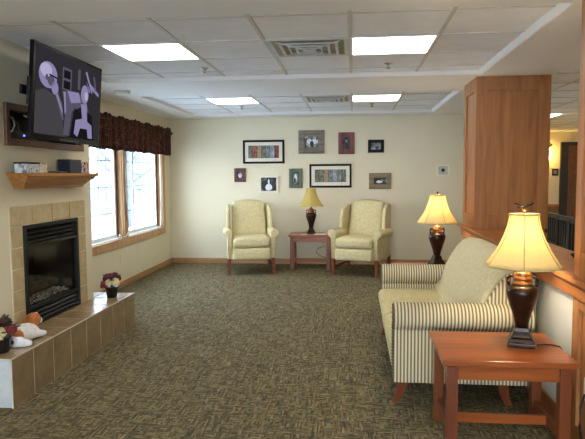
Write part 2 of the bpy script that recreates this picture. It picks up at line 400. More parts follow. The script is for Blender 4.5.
# ---- baseboards
def base(name, dims, mat): return struct(bx(name, dims, mat, bevel=.003))
base('baseboard_left', (XW, XW+.015, 5.18, YB, 0, .085), 'oak_base')
base('baseboard_back', (XW+.015, 2.0, YB-.015, YB, 0, .085), 'oak_base_x')
base('baseboard_right', (XR-.018, XR, 3.2, 5.78, 0, .11), 'oak_y')

# ------------------------------------------------------------------ windows
def window(name, y0, y1, slider):
    z0, z1 = .63, 2.05
    xg = XW-.075
    bm = B()                                                                   # jamb liner (oak)
    box(bm, XW-.15, XW, y0, y0+.012, z0, z1); box(bm, XW-.15, XW, y1-.012, y1, z0, z1); box(bm, XW-.15, XW, y0, y1, z1-.012, z1)
    w = obj(name, bm, 'oak_win'); struct(w)
    bm = B(); s = .045
    box(bm, xg-.02, xg+.012, y0+.012, y0+.012+s*.6, z0+.02, z1-.012); box(bm, xg-.02, xg+.012, y1-.012-s, y1-.012, z0+.02, z1-.012)
    struct(obj('window_frame', bm, 'darkframe', w))
    bm = B()
    box(bm, xg-.02, xg+.012, y0+.04, y1-.057, z0+.02, z0+.065); box(bm, xg-.02, xg+.012, y0+.04, y1-.057, z1-.05, z1-.012)
    box(bm, xg-.018, xg+.01, y1-.10, y1-.057, z0+.065, z1-.05)
    if slider:
        ym = y0+.28*(y1-y0); box(bm, xg-.018, xg+.01, ym, ym+.045, z0+.06, z1-.05)
    struct(obj('window_sash', bm, 'white', w))
    bm = B()
    ya, yb = y0+.04, y1-.10
    for k in range(1, 6):
        y = ya+(yb-ya)*k/6; box(bm, xg-.012, xg-.004, y-.006, y+.006, z0+.06, z1-.05)
    for k in range(1, 4):
        z = z0+.01+(1.33)*k/4; box(bm, xg-.0125, xg-.0035, ya, yb, z-.006, z+.006)
    struct(obj('window_grille', bm, plain_grille, w))
    struct(bx('window_glass', (xg-.011, xg-.007, ya, yb, z0+.06, z1-.05), 'glass', w))
    struct(bx('window_sill', (XW-.15, XW, y0+.012, y1-.012, z0, z0+.02), 'white', w))
    return w
plain_grille = plain('grille_grey', (150, 162, 170), .5, var=.02)
window('window_1', 5.91, 7.36, False); window('window_2', 7.48, 8.93, True)
bm = B()                                                                       # casing
box(bm, XW, XW+.02, 5.80, 5.91, .53, 2.15); box(bm, XW, XW+.02, 7.36, 7.48, .63, 2.05); box(bm, XW, XW+.02, 8.93, 9.05, .53, 2.15)
box(bm, XW, XW+.02, 5.91, 8.93, 2.05, 2.15); box(bm, XW, XW+.022, 5.91, 8.93, .53, .62); box(bm, XW-.01, XW+.03, 5.85, 8.99, .615, .635)
struct(obj('trim_5', bm, 'oak_win', bevel=.003), 'oak casing around the window pair')

# valance
bm = B(); n = 160; y0, y1 = 5.7, 9.16; zt, zb = 2.185, 1.765
cols = []
for i in range(n+1):
    t = i/n; y = y0+(y1-y0)*t; ph = t*2*PI*15
    d = .012*math.sin(ph)+.006*math.sin(ph*2.3+1)
    zz = .012*math.sin(ph*.5)+.008*math.sin(ph*1.7)
    cols.append([bm.verts.new((XW+.10+d*k_, y, z)) for z, k_ in ((zt+zz, .5), (zt-.05, .3), (zt-.09, 1), (1.98, 1.1), (1.86, 1.3), (zb+zz*.5, 1.5))])
for i in range(n):
    for j in range(5):
        f = bm.faces.new((cols[i][j], cols[i+1][j], cols[i+1][j+1], cols[i][j+1])); f.smooth = True
for c_, y in ((cols[0], y0), (cols[-1], y1)):                                   # returns to the wall
    bk = [bm.verts.new((XW+.005, y, v.co.z)) for v in c_]
    for j in range(5): bm.faces.new((c_[j], bk[j], bk[j+1], c_[j+1]))
v = thing('window_valance', 'dark red and brown patterned pleated valance over the window pair', 'valance', (0,0,0))
o = obj('fabric', bm, 'valance', v); so = o.modifiers.new('s', 'SOLIDIFY'); so.thickness = .006
bm = B(); tube(bm, [(XW+.075, 5.72, 2.12), (XW+.075, 9.20, 2.12)], .014, 10); ico(bm, (XW+.075, 9.22, 2.12), .035); obj('curtain_rod', bm, 'darkframe', v)
# blind cords
def cordthing(pts, label, r=.007, mat='white', name='blind_cord', cat='cord', g='white blind cords at the windows'):
    bm = B(); tube(bm, pts, r, 6); return tag(obj(name, bm, mat), label, cat, g)
cordthing([(-2.972, 7.40, 1.85), (-2.972, 7.41, 1.3), (-2.972, 7.42, 1.0), (-2.965, 7.47, .80), (-2.965, 7.44, .70), (-2.962, 7.34, .655), (-2.962, 7.22, .66), (-2.962, 7.14, .70), (-2.965, 7.10, .66), (-2.965, 7.16, .645)], 'white cord hanging in a loop beside the post between the windows')
cordthing([(-2.972, 8.80, 1.85), (-2.972, 8.81, 1.2), (-2.972, 8.80, .85), (-2.965, 8.74, .68), (-2.965, 8.62, .655), (-2.965, 8.5, .65)], 'white cord hanging at the right jamb of the farther window')

# ------------------------------------------------------------------ outdoors
struct(bx('ground_snow', (-60, 40, -40, 60, -.5, -.3), plain('snow', (236, 240, 244), .9, var=.02, vscale=.5)), 'snow covered ground outside')
bark = plain('bark', (96, 104, 112), .9, var=.15)
def tree(x, y, h, label):
    t = thing('bare_tree', label, 'tree', (x, y, -.3), random.random()*6, 'bare winter trees outside the windows')
    bm = B(); tube(bm, [(0,0,0), (.05,.03,h*.4), (-.03,.05,h*.75), (.02,0,h)], [.16, .12, .07, .02], 7); obj('trunk', bm, bark, t)
    bm = B()
    for k in range(16):
        z = h*(.2+.72*k/16); a = k*2.4; L = (h-z)*.42+.3
        p = Vector((0, 0, z)); q = p+Vector((math.cos(a)*L*.5, math.sin(a)*L*.5, L*.35)); r = p+Vector((math.cos(a)*L, math.sin(a)*L, L*.8))
        tube(bm, [p, q, r], [.05, .03, .012], 5)
        tube(bm, [q, q+Vector((math.cos(a+.8)*L*.4, math.sin(a+.8)*L*.4, L*.4))], [.025, .008], 4)
    obj('branches', bm, bark, t)
for x, y, h, l in [(-7.6, 19.3, 5, 'bare tree seen through the middle of the farther window'), (-16, 24, 7, 'bare tree seen through the left part of the farther window'), (-16.5, 39, 7, 'bare tree seen toward the right jamb of the farther window'),
                   (-22, 31, 7, 'tall bare tree beyond the nearer window'), (-15, 19, 6, 'bare tree close to the left side of the nearer window')]:
    tree(x, y, h, l)

pine = plain('pine_needles', (148, 164, 172), .9, var=.25, vscale=3)
for k, (x, y, hh, l) in enumerate([(-10.5, 26, 5.5, 'evergreen at the left of the farther window view'), (-12.6, 30, 6, 'evergreen in the middle of the farther window view'), (-12.2, 35, 6, 'evergreen at the right of the farther window view'), (-17.5, 33, 6, 'evergreen filling the right of the nearer window view'), (-21, 36, 7, 'evergreen at the middle of the nearer window view'), (-18.5, 27.5, 6, 'evergreen at the left of the nearer window view')]):
    t = thing('evergreen_tree', l, 'tree', (x, y, -.3), k, 'evergreens outside the windows')
    bm = B(); solid(bm, [(.12, 0), (.1, .6)], 8); at0 = obj('trunk', bm, bark, t)
    bm = B()
    for j in range(7):
        z0 = .5+(hh-.5)*j/7.5; r0 = 1.5*(1-j/8)
        lathe(bm, [(r0, z0), (r0*.84, z0+hh*.09), (.03, z0+hh*.3)], 14, mod=lambda a, z: 1+.14*math.sin(a*7+z*9))
    obj('needles', bm, pine, t)

# ------------------------------------------------------------------ fireplace
fp = thing('fireplace', 'black framed gas fireplace set in tan tiles above the raised hearth', 'fireplace', (XB, 4.46, .315))
def L(o, p):  # keep world coordinates while parenting
    o.parent = p; o.location = -Matrix.Rotation(-p.rotation_euler.z, 3, 'Z') @ Vector(p.location) if False else Vector(o.location)-Vector(p.location); return o
bm = B(); g = .010
def tl(y0, y1, z0, z1, x0=XB, x1=XB+.012): box(bm, x0+.004, x1, y0+g/2, y1-g/2, z0+g/2, z1-g/2)
ys = [3.88, 4.17, 4.46, 4.75, 5.04]
for a, b in zip(ys[:-1], ys[1:]): tl(a, b, 1.09, 1.24)
zs = [.315+.155*k for k in range(6)]
for a, b in zip(zs[:-1], zs[1:]): tl(3.88, 4.035, a, b); tl(4.89, 5.04, a, b)
L(obj('tile_surround', bm, 'tile_s', bevel=.002), fp)
bm = B(); box(bm, XB, XB+.006, 3.88, 5.04, 1.09, 1.24); box(bm, XB, XB+.006, 3.88, 4.036, .315, 1.09); box(bm, XB, XB+.006, 4.889, 5.04, .315, 1.09)
L(obj('grout_bed', bm, 'grout'), fp)
bm = B()
box(bm, XB-.02, XB+.02, 4.04, 4.075, .32, 1.09); box(bm, XB-.02, XB+.02, 4.85, 4.885, .32, 1.09)
box(bm, XB-.02, XB+.02, 4.075, 4.85, 1.06, 1.09); box(bm, XB-.02, XB+.02, 4.075, 4.85, .92, .945); box(bm, XB-.02, XB+.02, 4.075, 4.85, .32, .335); box(bm, XB-.02, XB+.01, 4.075, 4.85, .445, .47)
L(obj('metal_frame', bm, 'blackm', bevel=.003), fp)
for z in (.955, .99, 1.025): 
    bm = B(); prism(bm, [(XB-.02, z+.03), (XB+.014, z+.005), (XB+.014, z), (XB-.02, z+.018)], 'y', 4.075, 4.85); L(obj('louver', bm, 'blackm'), fp)
for z in (.345, .378, .41):
    bm = B(); prism(bm, [(XB-.02, z+.03), (XB+.012, z+.005), (XB+.012, z), (XB-.02, z+.018)], 'y', 4.075, 4.85); L(obj('louver', bm, 'blackm'), fp)
bm = B(); box(bm, XB-.40, XB-.03, 4.05, 4.875, .33, .46); box(bm, XB-.42, XB-.40, 4.05, 4.875, .33, 1.08); box(bm, XB-.40, XB-.03, 4.03, 4.05, .33, 1.08); box(bm, XB-.40, XB-.03, 4.875, 4.895, .33, 1.08); box(bm, XB-.40, XB-.03, 4.05, 4.875, 1.06, 1.08)
L(obj('firebox', bm, plain('soot', (38, 36, 34), .8)), fp)
gm, nt, out = nodes('smoked_glass'); t_ = N(nt, 'ShaderNodeBsdfTransparent'); t_.inputs[0].default_value = (.75, .75, .76, 1); g_ = N(nt, 'ShaderNodeBsdfGlossy'); g_.inputs['Roughness'].default_value = .08
lw = N(nt, 'ShaderNodeLayerWeight'); pw = N(nt, 'ShaderNodeMath', operation='POWER'); pw.inputs[1].default_value = 4; nt.links.new(lw.outputs['Facing'], pw.inputs[0]); f_ = N(nt, 'ShaderNodeMath', operation='MULTIPLY_ADD'); f_.inputs[1].default_value = .4; f_.inputs[2].default_value = .03; nt.links.new(pw.outputs[0], f_.inputs[0]); mx = N(nt, 'ShaderNodeMixShader'); nt.links.new(f_.outputs[0], mx.inputs[0]); nt.links.new(t_.outputs[0], mx.inputs[1]); nt.links.new(g_.outputs[0], mx.inputs[2]); nt.links.new(mx.outputs[0], out.inputs[0])
L(bx('glass_front', (XB-.012, XB-.008, 4.075, 4.85, .47, .92), gm), fp)
bm = B()
for k in range(260):
    y = 4.1+random.random()*.73; x = XB-.05-random.random()*.2
    ico(bm, (x, y, .465+random.random()*.02+.10*(XB-.04-x)), .007+random.random()*.009, 1, sz=.8)
L(obj('ember_bed', bm, plain('ash', (205, 190, 168), .9, var=.3, vscale=40)), fp)
for (a, b, r) in (((XB-.16, 4.16, .55), (XB-.2, 4.78, .53), .045), ((XB-.1, 4.25, .53), (XB-.3, 4.5, .66), .035), ((XB-.3, 4.4, .62), (XB-.11, 4.72, .55), .035)):
    bm = B(); tube(bm, [a, tuple((p+q)/2+.01 for p, q in zip(a, b)), b], [r, r*1.08, r*.9], 9); L(obj('log', bm, plain('log', (88, 70, 56), .9, var=.3, vscale=18)), fp)
L(bx('badge', (XB+.02, XB+.022, 4.80, 4.84, .34, .352), 'chrome'), fp)

# hearth
h = thing('hearth', 'long raised hearth clad in brown square tiles below the fireplace', 'hearth', (-2.3, 4.4, 0))
HX, HY0, HY1, HZ = -2.12, 3.36, 5.43, .315
bm = B(); box(bm, XB+.001, HX-.004, HY0+.01, HY1-.004, 0, HZ-.004); box(bm, XB-.18, XB+.001, 5.19, HY1-.004, 0, HZ-.004); L(obj('grout_core', bm, 'grout'), h)
bm = B(); n = 8; 
for k in range(n):
    a = HY0+(HY1-HY0)*k/n; b = HY0+(HY1-HY0)*(k+1)/n
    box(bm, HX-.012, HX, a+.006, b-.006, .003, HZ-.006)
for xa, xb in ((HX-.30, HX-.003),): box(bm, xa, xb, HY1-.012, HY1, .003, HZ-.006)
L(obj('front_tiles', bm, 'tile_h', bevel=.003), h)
bm = B(); xs = [HX-.006, HX-.30]
for k in range(n):
    a = HY0+(HY1-HY0)*k/n; b = HY0+(HY1-HY0)*(k+1)/n
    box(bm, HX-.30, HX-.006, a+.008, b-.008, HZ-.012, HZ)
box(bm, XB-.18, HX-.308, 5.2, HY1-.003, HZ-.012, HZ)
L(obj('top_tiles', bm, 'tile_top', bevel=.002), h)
bm = B(); box(bm, HX-.006, HX+.001, HY0, HY1, HZ-.006, HZ+.001); box(bm, HX-.30, HX, HY0-.001, HY0+.006, HZ-.006, HZ+.001); box(bm, HX-.006, HX+.001, HY0-.001, HY0+.006, 0, HZ)
L(obj('edge_strip', bm, plain('edge_trim', (214, 204, 182), .4)), h)
bm = B(); box(bm, HX-.295, HX-.008, HY0, HY0+.012, .003, HZ-.008); L(obj('end_tile', bm, 'tile_daylit', bevel=.003), h).__setitem__('label', 'near end tile of the hearth, window light painted in as pale grey')

# mantel
bm = B(); prof = [(XB, 1.475), (XB+.165, 1.475), (XB+.165, 1.455), (XB+.150, 1.448), (XB+.135, 1.425), (XB+.10, 1.405), (XB+.085, 1.385), (XB+.07, 1.375), (XB+.07, 1.36), (XB, 1.36)]
y0, y1 = 3.87, 5.00
cs = []
for (yy, s) in ((y0, 1), (y1, -1)):
    cs.append([bm.verts.new((x, yy+s*(.165-(x-XB)) if x > XB+.001 else yy+s*(.165-next(p[0]-XB for p in prof[::-1] if p[0] > XB)*1 if z < 1.4 else 0), z)) for x, z in prof])
nn = len(prof)
for k in range(nn): bm.faces.new((cs[0][k], cs[0][(k+1)%nn], cs[1][(k+1)%nn], cs[1][k]))
bm.faces.new(cs[0]); bm.faces.new(cs[1][::-1])
tag(obj('mantel_shelf', bm, 'oak_mantel'), 'oak mantel shelf with stepped moulding above the fireplace', 'shelf')
# things on mantel
ZM = 1.476
def mbox(name, y0, y1, hh, x0, x1, mats, label, lid=None, cat='box'):
    t = thing(name, label, cat, ((x0+x1)/2, (y0+y1)/2, ZM))
    L(bx('body', (x0, x1, y0, y1, ZM, ZM+hh), mats, bevel=.002), t)
    if lid: L(bx('lid', (x0-.002, x1+.002, y0-.002, y1+.002, ZM+hh, ZM+hh+.012), lid), t)
    return t
mbox('storage_box', 3.895, 4.07, .065, -2.37, -2.28, 'art', 'small grey white patterned box with black lid on the mantel', 'black')
mbox('card_box', 4.08, 4.19, .075, -2.37, -2.285, 'artc', 'cream patterned box standing on the mantel beside the black lidded one', None)
bm = B(); box(bm, -2.36, -2.32, 4.22, 4.44, ZM, ZM+.018); rc = obj('remote_control', bm, 'black', bevel=.004); tag(rc, 'black remote control lying on the mantel between the boxes', 'remote control')
bm = B(); box(bm, -2.35, -2.315, 4.42, 4.56, ZM, ZM+.014); tag(obj('eyeglass_case', bm, 'black', bevel=.005), 'low black case lying beside the navy box on the mantel', 'case')
mbox('navy_box', 4.575, 4.77, .10, -2.40, -2.30, plain('navy', (22, 26, 48), .5), 'dark navy box standing on the right half of the mantel', 'black')
mbox('tissue_box', 4.775, 4.90, .095, -2.40, -2.30, noiseart('red_white', [(.4, (60, 60, 66)), (.5, (214, 208, 204)), (.6, (170, 48, 44))], ns=22), 'red, white and grey patterned box at the mantel right end', None)

# ------------------------------------------------------------------ TV niche, TV
nt_ = thing('media_niche', 'wood framed recess in the chimney breast behind the television', 'cabinet', (XB, 4.46, 1.7))
bm = B(); s = .05
box(bm, XB, XB+.022, NI[0]-s, NI[0], NI[2]-s, NI[3]+s); box(bm, XB, XB+.022, NI[1], NI[1]+s, NI[2]-s, NI[3]+s); box(bm, XB, XB+.022, NI[0], NI[1], NI[2]-s, NI[2]); box(bm, XB, XB+.022, NI[0], NI[1], NI[3], NI[3]+s)
L(obj('frame', bm, 'darkframe', bevel=.003), nt_)
bm = B(); box(bm, XB-.28, XB-.27, NI[0], NI[1], NI[2], NI[3]); box(bm, XB-.27, XB, NI[0]-.01, NI[0], NI[2], NI[3]); box(bm, XB-.27, XB, NI[1], NI[1]+.01, NI[2], NI[3]); box(bm, XB-.27, XB, NI[0], NI[1], NI[2]-.01, NI[2]); box(bm, XB-.27, XB, NI[0], NI[1], NI[3], NI[3]+.01)
L(obj('lining', bm, 'dbrown'), nt_)
cb = thing('cable_box', 'black cable box with blue light inside the wall niche', 'cable box', (XB-.12, 4.18, NI[2]))
L(bx('housing', (XB-.22, XB-.03, 3.98, 4.36, NI[2]+.002, NI[2]+.065), 'black', bevel=.003), cb)
bm = B(); ico(bm, (XB-.028, 4.17, NI[2]+.035), .008, 1); L(obj('indicator_light', bm, emit('blue_led', (90, 110, 255), 3)), cb)
def cth(pts, label, r, mat): bm = B(); tube(bm, pts, r, 6); tag(obj('cable', bm, mat), label, 'cable', 'cables in the niche')
cth([(XB-.02, 3.94, NI[2]+.03), (XB-.015, 4.0, NI[2]+.06), (XB-.015, 4.03, NI[2]+.10), (XB-.02, 4.02, NI[2]+.15), (XB-.06, 3.97, NI[2]+.185)], 'thick white cable curving at the niche left end', .006, 'white')
cth([(XB-.10, 3.95, NI[2]+.17), (XB-.08, 4.06, NI[2]+.175), (XB-.06, 4.15, NI[2]+.12), (XB-.09, 4.22, NI[2]+.07)], 'thin grey cable arching above the cable box', .004, plain('greyc', (110, 110, 112), .5))
cth([(XB-.03, 4.18, NI[2]+.185), (XB-.02, 4.26, NI[2]+.17), (XB-.01, 4.36, NI[2]+.16)], 'short white cable end near the top of the niche', .007, 'white')

tvp = Vector((-2.105, 4.233, 2.023)); yaw, tilt = .025, .079
tv = thing('television', 'wall mounted flat television playing a black and white film', 'television', tvp)
# local frame: +X screen normal, Y width, Z up
tv.rotation_euler = Euler((0, tilt, yaw), 'XYZ')
W_, H_ = 1.10, .639
def at(o, p): o.parent = p; return o
bm = B(); rbox(bm, -.03, 0, -W_/2, W_/2, -H_/2, H_/2, r=.006, n=1); at(obj('housing', bm, 'gloss'), tv)
bm = B(); rbox(bm, -.085, -.03, -.4, .4, -.22, .2, r=.02, n=1); at(obj('back_cover', bm, 'black'), tv)
bm = B(); box(bm, 0, .003, -.16, .16, -H_/2+.004, -H_/2+.018); at(obj('control_strip', bm, 'black'), tv)
bm = B(); box(bm, -.33, -.085, -.03, .03, -.03, .03); box(bm, -.11, -.085, -.2, .2, -.14, .14); box(bm, -.10, -.085, -W_/2+.02, -.2, -.03, .03); box(bm, -.032, -.01, -W_/2-.014, -W_/2-.001, -.10, .08); at(obj('wall_mount', bm, 'blackm'), tv)
# picture
c_bg = emit('screen_dark', (52, 49, 54), .5); c_mid = emit('screen_mid', (92, 87, 104), .5); c_lav = emit('screen_light', (146, 138, 180), .5); c_hi = emit('screen_bright', (186, 180, 214), .5); c_blk = emit('screen_black', (28, 26, 30), .5); c_suit = emit('screen_suit', (72, 70, 74), .5)
bm = B(); sw, sh = 1.04, .58
def P(poly, mi, d):
    # poly in 0..1 picture coordinates (u to the right, v down)
    vs = [bm.verts.new((.0015+d*.0004, -sw/2+u*sw, .008+sh/2-v*sh)) for u, v in poly]; f = bm.faces.new(vs); f.material_index = mi
def E(cu, cv, ru, rv, mi, d, n=18, rot=0):
    P([(cu+ru*math.cos(2*PI*k/n)*math.cos(rot)-rv*math.sin(2*PI*k/n)*math.sin(rot)*.55, cv+rv*math.sin(2*PI*k/n)*math.cos(rot)+ru*math.cos(2*PI*k/n)*math.sin(rot)*1.8) for k in range(n)], mi, d)
P([(0,0),(1,0),(1,1),(0,1)], 0, 0)
P([(.36,.14),(.50,.14),(.50,.42),(.36,.42)], 1, 1); P([(.38,.17),(.48,.17),(.48,.27),(.38,.27)], 4, 2); P([(.38,.30),(.48,.30),(.48,.40),(.38,.40)], 4, 2)
P([(0,.52),(.12,.47),(.26,.52),(.36,.66),(.42,1),(0,1)], 5, 3)                         # suit of the left man
P([(.24,.44),(.29,.44),(.37,.60),(.40,.80),(.36,.78),(.30,.60)], 1, 4); P([(.27,.50),(.30,.50),(.37,.66),(.38,.74)], 2, 5)
E(.16, .30, .125, .155, 2, 5); E(.13, .25, .08, .08, 3, 6); E(.20, .36, .05, .06, 1, 6); E(.255, .43, .05, .08, 2, 6, rot=.2); P([(.17,.28),(.29,.30),(.29,.32),(.17,.30)], 4, 8); E(.14,.33,.02,.035,1,8)
P([(.36,.44),(.54,.40),(.74,.44),(.80,.62),(.74,.72),(.56,.60),(.50,.98),(.40,.98),(.42,.62)], 1, 4)
P([(.38,.44),(.41,.44),(.43,.68),(.41,.72)], 2, 5)
P([(.44,.42),(.62,.40),(.66,.52),(.50,.56)], 2, 5)
P([(.52,.66),(.66,.58),(.86,.66),(.92,1),(.48,1)], 4, 4)
E(.72, .40, .065, .125, 2, 7); E(.745, .42, .03, .06, 3, 8)                          # right man's head
P([(.66,.54),(.76,.52),(.78,.76),(.70,.80)], 2, 7)                                   # light shirt front
P([(.58,.76),(.72,.72),(.86,.80),(.88,.98),(.80,.98),(.78,.86),(.66,.86),(.62,.98),(.56,.94)], 2, 8)
P([(.72,.10),(.75,.09),(.86,.34),(.84,.36)], 2, 3); P([(.80,.22),(.98,.34),(.97,.38),(.80,.28)], 2, 3); P([(.86,.12),(.89,.12),(.93,.30),(.90,.32)], 1, 3); P([(.74,.22),(.82,.34),(.80,.36)], 2, 3)
P([(.60,.10),(.64,.10),(.64,.36),(.60,.36)], 1, 2)
at(obj('screen', bm, [c_bg, c_mid, c_lav, c_hi, c_blk, c_suit]), tv)

# ------------------------------------------------------------------ pots and toy on the hearth
petal_d = plain('burgundy_petals', (92, 26, 38), .8, var=.2); petal_c = plain('cream_petals', (224, 206, 160), .8, var=.08); petal_r = plain('rose_petals', (142, 50, 52), .8, var=.15); leafm = plain('leaf_green', (58, 76, 44), .7, var=.25)
def flower(bm, c, r, mi=0, n=7, seed=0):
    """a full round bloom: overlapping petals all around a ball"""
    rd = random.Random(seed); c = Vector(c)
    for k in range(22):
        z = 1-2*(k+.5)/22; a = k*2.39996+seed; rr = math.sqrt(1-z*z); d = Vector((rr*math.cos(a), rr*math.sin(a), z))
        q = d.to_track_quat('Z', 'Y').to_matrix().to_4x4() @ Matrix.Rotation(.45, 4, 'X')
        g = bmesh.ops.create_icosphere(bm, subdivisions=1, radius=1)
        bmesh.ops.transform(bm, matrix=Matrix.Translation(c+d*r*.62) @ q @ Matrix.Diagonal((r*.42, r*.42, r*.16, 1)), verts=g['verts'])
        for v in g['verts']:
            for f in v.link_faces: f.smooth = True; f.material_index = mi
def pot_plant(name, loc, label, sc1, seed, fl):
    t = thing(name, label, 'potted flowers', loc)
    bm = B(); solid(bm, [(.042, 0), (.046, .01), (.056, .08), (.063, .095), (.063, .105), (.054, .105)], 20); at(obj('pot', bm, 'black'), t)
    rd = random.Random(seed)
    bm = B()
    for k in range(22):
        a = rd.random()*6.28; e = rd.random()*1.1+.1; d = Vector((math.cos(a)*math.cos(e), math.sin(a)*math.cos(e), math.sin(e)))
        p = Vector((0,0,.12))+d*(.07+rd.random()*.03)*sc1
        T = Matrix.Rotation(a, 4, 'Z') @ Matrix.Rotation(-e+.3, 4, 'Y')
        g = bmesh.ops.create_icosphere(bm, subdivisions=1, radius=1); bmesh.ops.transform(bm, matrix=Matrix.Translation(p) @ T @ Matrix.Diagonal((.038, .018, .004, 1)), verts=g['verts'])
    at(obj('leaves', bm, leafm, ), t)
    for i, (x, y, z, r, m) in enumerate(fl):
        bm = B(); flower(bm, (x*.85, y*.85, z-.015), r*.98, 0, 8, i); at(obj('flower', bm, m), t)
    bm = B(); tube(bm, [(0,0,.09), (.01,.0,.15)], .02, 6); at(obj('stem', bm, leafm), t)
    return t
pot_plant('potted_flowers', (-2.25, 5.20, HZ+.001), 'black pot of burgundy and cream flowers at the hearth far end', 1, 3,
          [(.0, -.02, .205, .05, petal_d), (.065, -.05, .165, .05, petal_c), (-.045, -.07, .15, .05, petal_r), (.02, .04, .21, .045, petal_d), (-.03, -.06, .20, .045, petal_d), (.06, .03, .19, .04, petal_d), (-.06, .03, .20, .042, petal_d), (.005, -.085, .165, .04, petal_c), (-.075, -.05, .13, .035, petal_r)])
pot_plant('potted_flowers', (-2.27, 3.50, HZ+.001), 'black pot of cream and dark red flowers beside the plush puppy', 1.1, 5,
          [(.02, -.06, .15, .055, petal_c), (.06, .02, .165, .04, petal_r), (-.04, -.02, .20, .045, petal_d), (.02, .04, .20, .045, petal_d), (.05, .07, .15, .04, petal_r), (-.05, .05, .18, .04, petal_d)])
# plush puppy (one continuous body)
bm = B(); T0 = Matrix()
fur = noiseart('white_plush', [(.3, (222, 220, 222)), (.7, (246, 244, 242))], ns=30); furo = plain('orange_plush', (176, 106, 56), .95, var=.15, vscale=30)
toy = thing('plush_puppy', 'white plush puppy with orange brown head lying on the hearth', 'stuffed toy', (-2.26, 3.73, HZ))
b2 = B()
def skin(name, vs, es, rad, mat, parent, sub=2, root=0):
    me = bpy.data.meshes.new(name); me.from_pydata([tuple(v) for v in vs], es, []); me.materials.append(M[mat] if isinstance(mat, str) else mat)
    o = bpy.data.objects.new(name, me); C.objects.link(o); o.parent = parent
    md = o.modifiers.new('skin', 'SKIN'); md.use_smooth_shade = True
    for i, r in enumerate(rad): me.skin_vertices[0].data[i].radius = (r, r) if not isinstance(r, tuple) else r
    me.skin_vertices[0].data[root].use_root = True
    s = o.modifiers.new('sub', 'SUBSURF'); s.levels = s.render_levels = sub
    return o
# toy axis: head toward +Y (away), rump toward -Y
skin('body', [(0,-.10,.055), (0,-.02,.065), (0,.06,.075), (0,.115,.10), (.05,.10,.035), (.075,.17,.022), (-.04,.10,.035), (-.05,.17,.022), (.06,-.12,.03), (.11,-.07,.02), (-.06,-.12,.03), (-.10,-.06,.02), (0,-.15,.05)],
     [(0,1), (1,2), (2,3), (2,4), (4,5), (2,6), (6,7), (0,8), (8,9), (0,10), (10,11), (0,12)], [.055, .058, .052, .04, .028, .02, .028, .02, .03, .02, .03, .02, .03], fur, toy, root=1)
bm = B(); ico(bm, (0, .135, .125), .055, 3, sx=.95, sy=1, sz=.9); ico(bm, (.045, .115, .12), .026, 2, sx=.5, sz=1.4); ico(bm, (-.045, .115, .12), .026, 2, sx=.5, sz=1.4); at(obj('head', bm, furo), toy)
bm = B(); ico(bm, (.012, .182, .108), .032, 2, sx=.9, sz=.8); ico(bm, (.008, .165, .145), .022, 2, sx=.6, sz=1.2); at(obj('muzzle', bm, fur), toy)
for nm, p_, r_ in (('nose', (.012, .212, .115), .008), ('eye', (.034, .178, .142), .006), ('eye', (-.015, .183, .142), .006)):
    bm = B(); ico(bm, p_, r_, 2); at(obj(nm, bm, 'black'), toy)
bm = B(); ico(bm, (.022, -.10, .068), .05, 2, sx=.85, sy=.9, sz=.9); at(obj('rump_patch', bm, furo), toy)

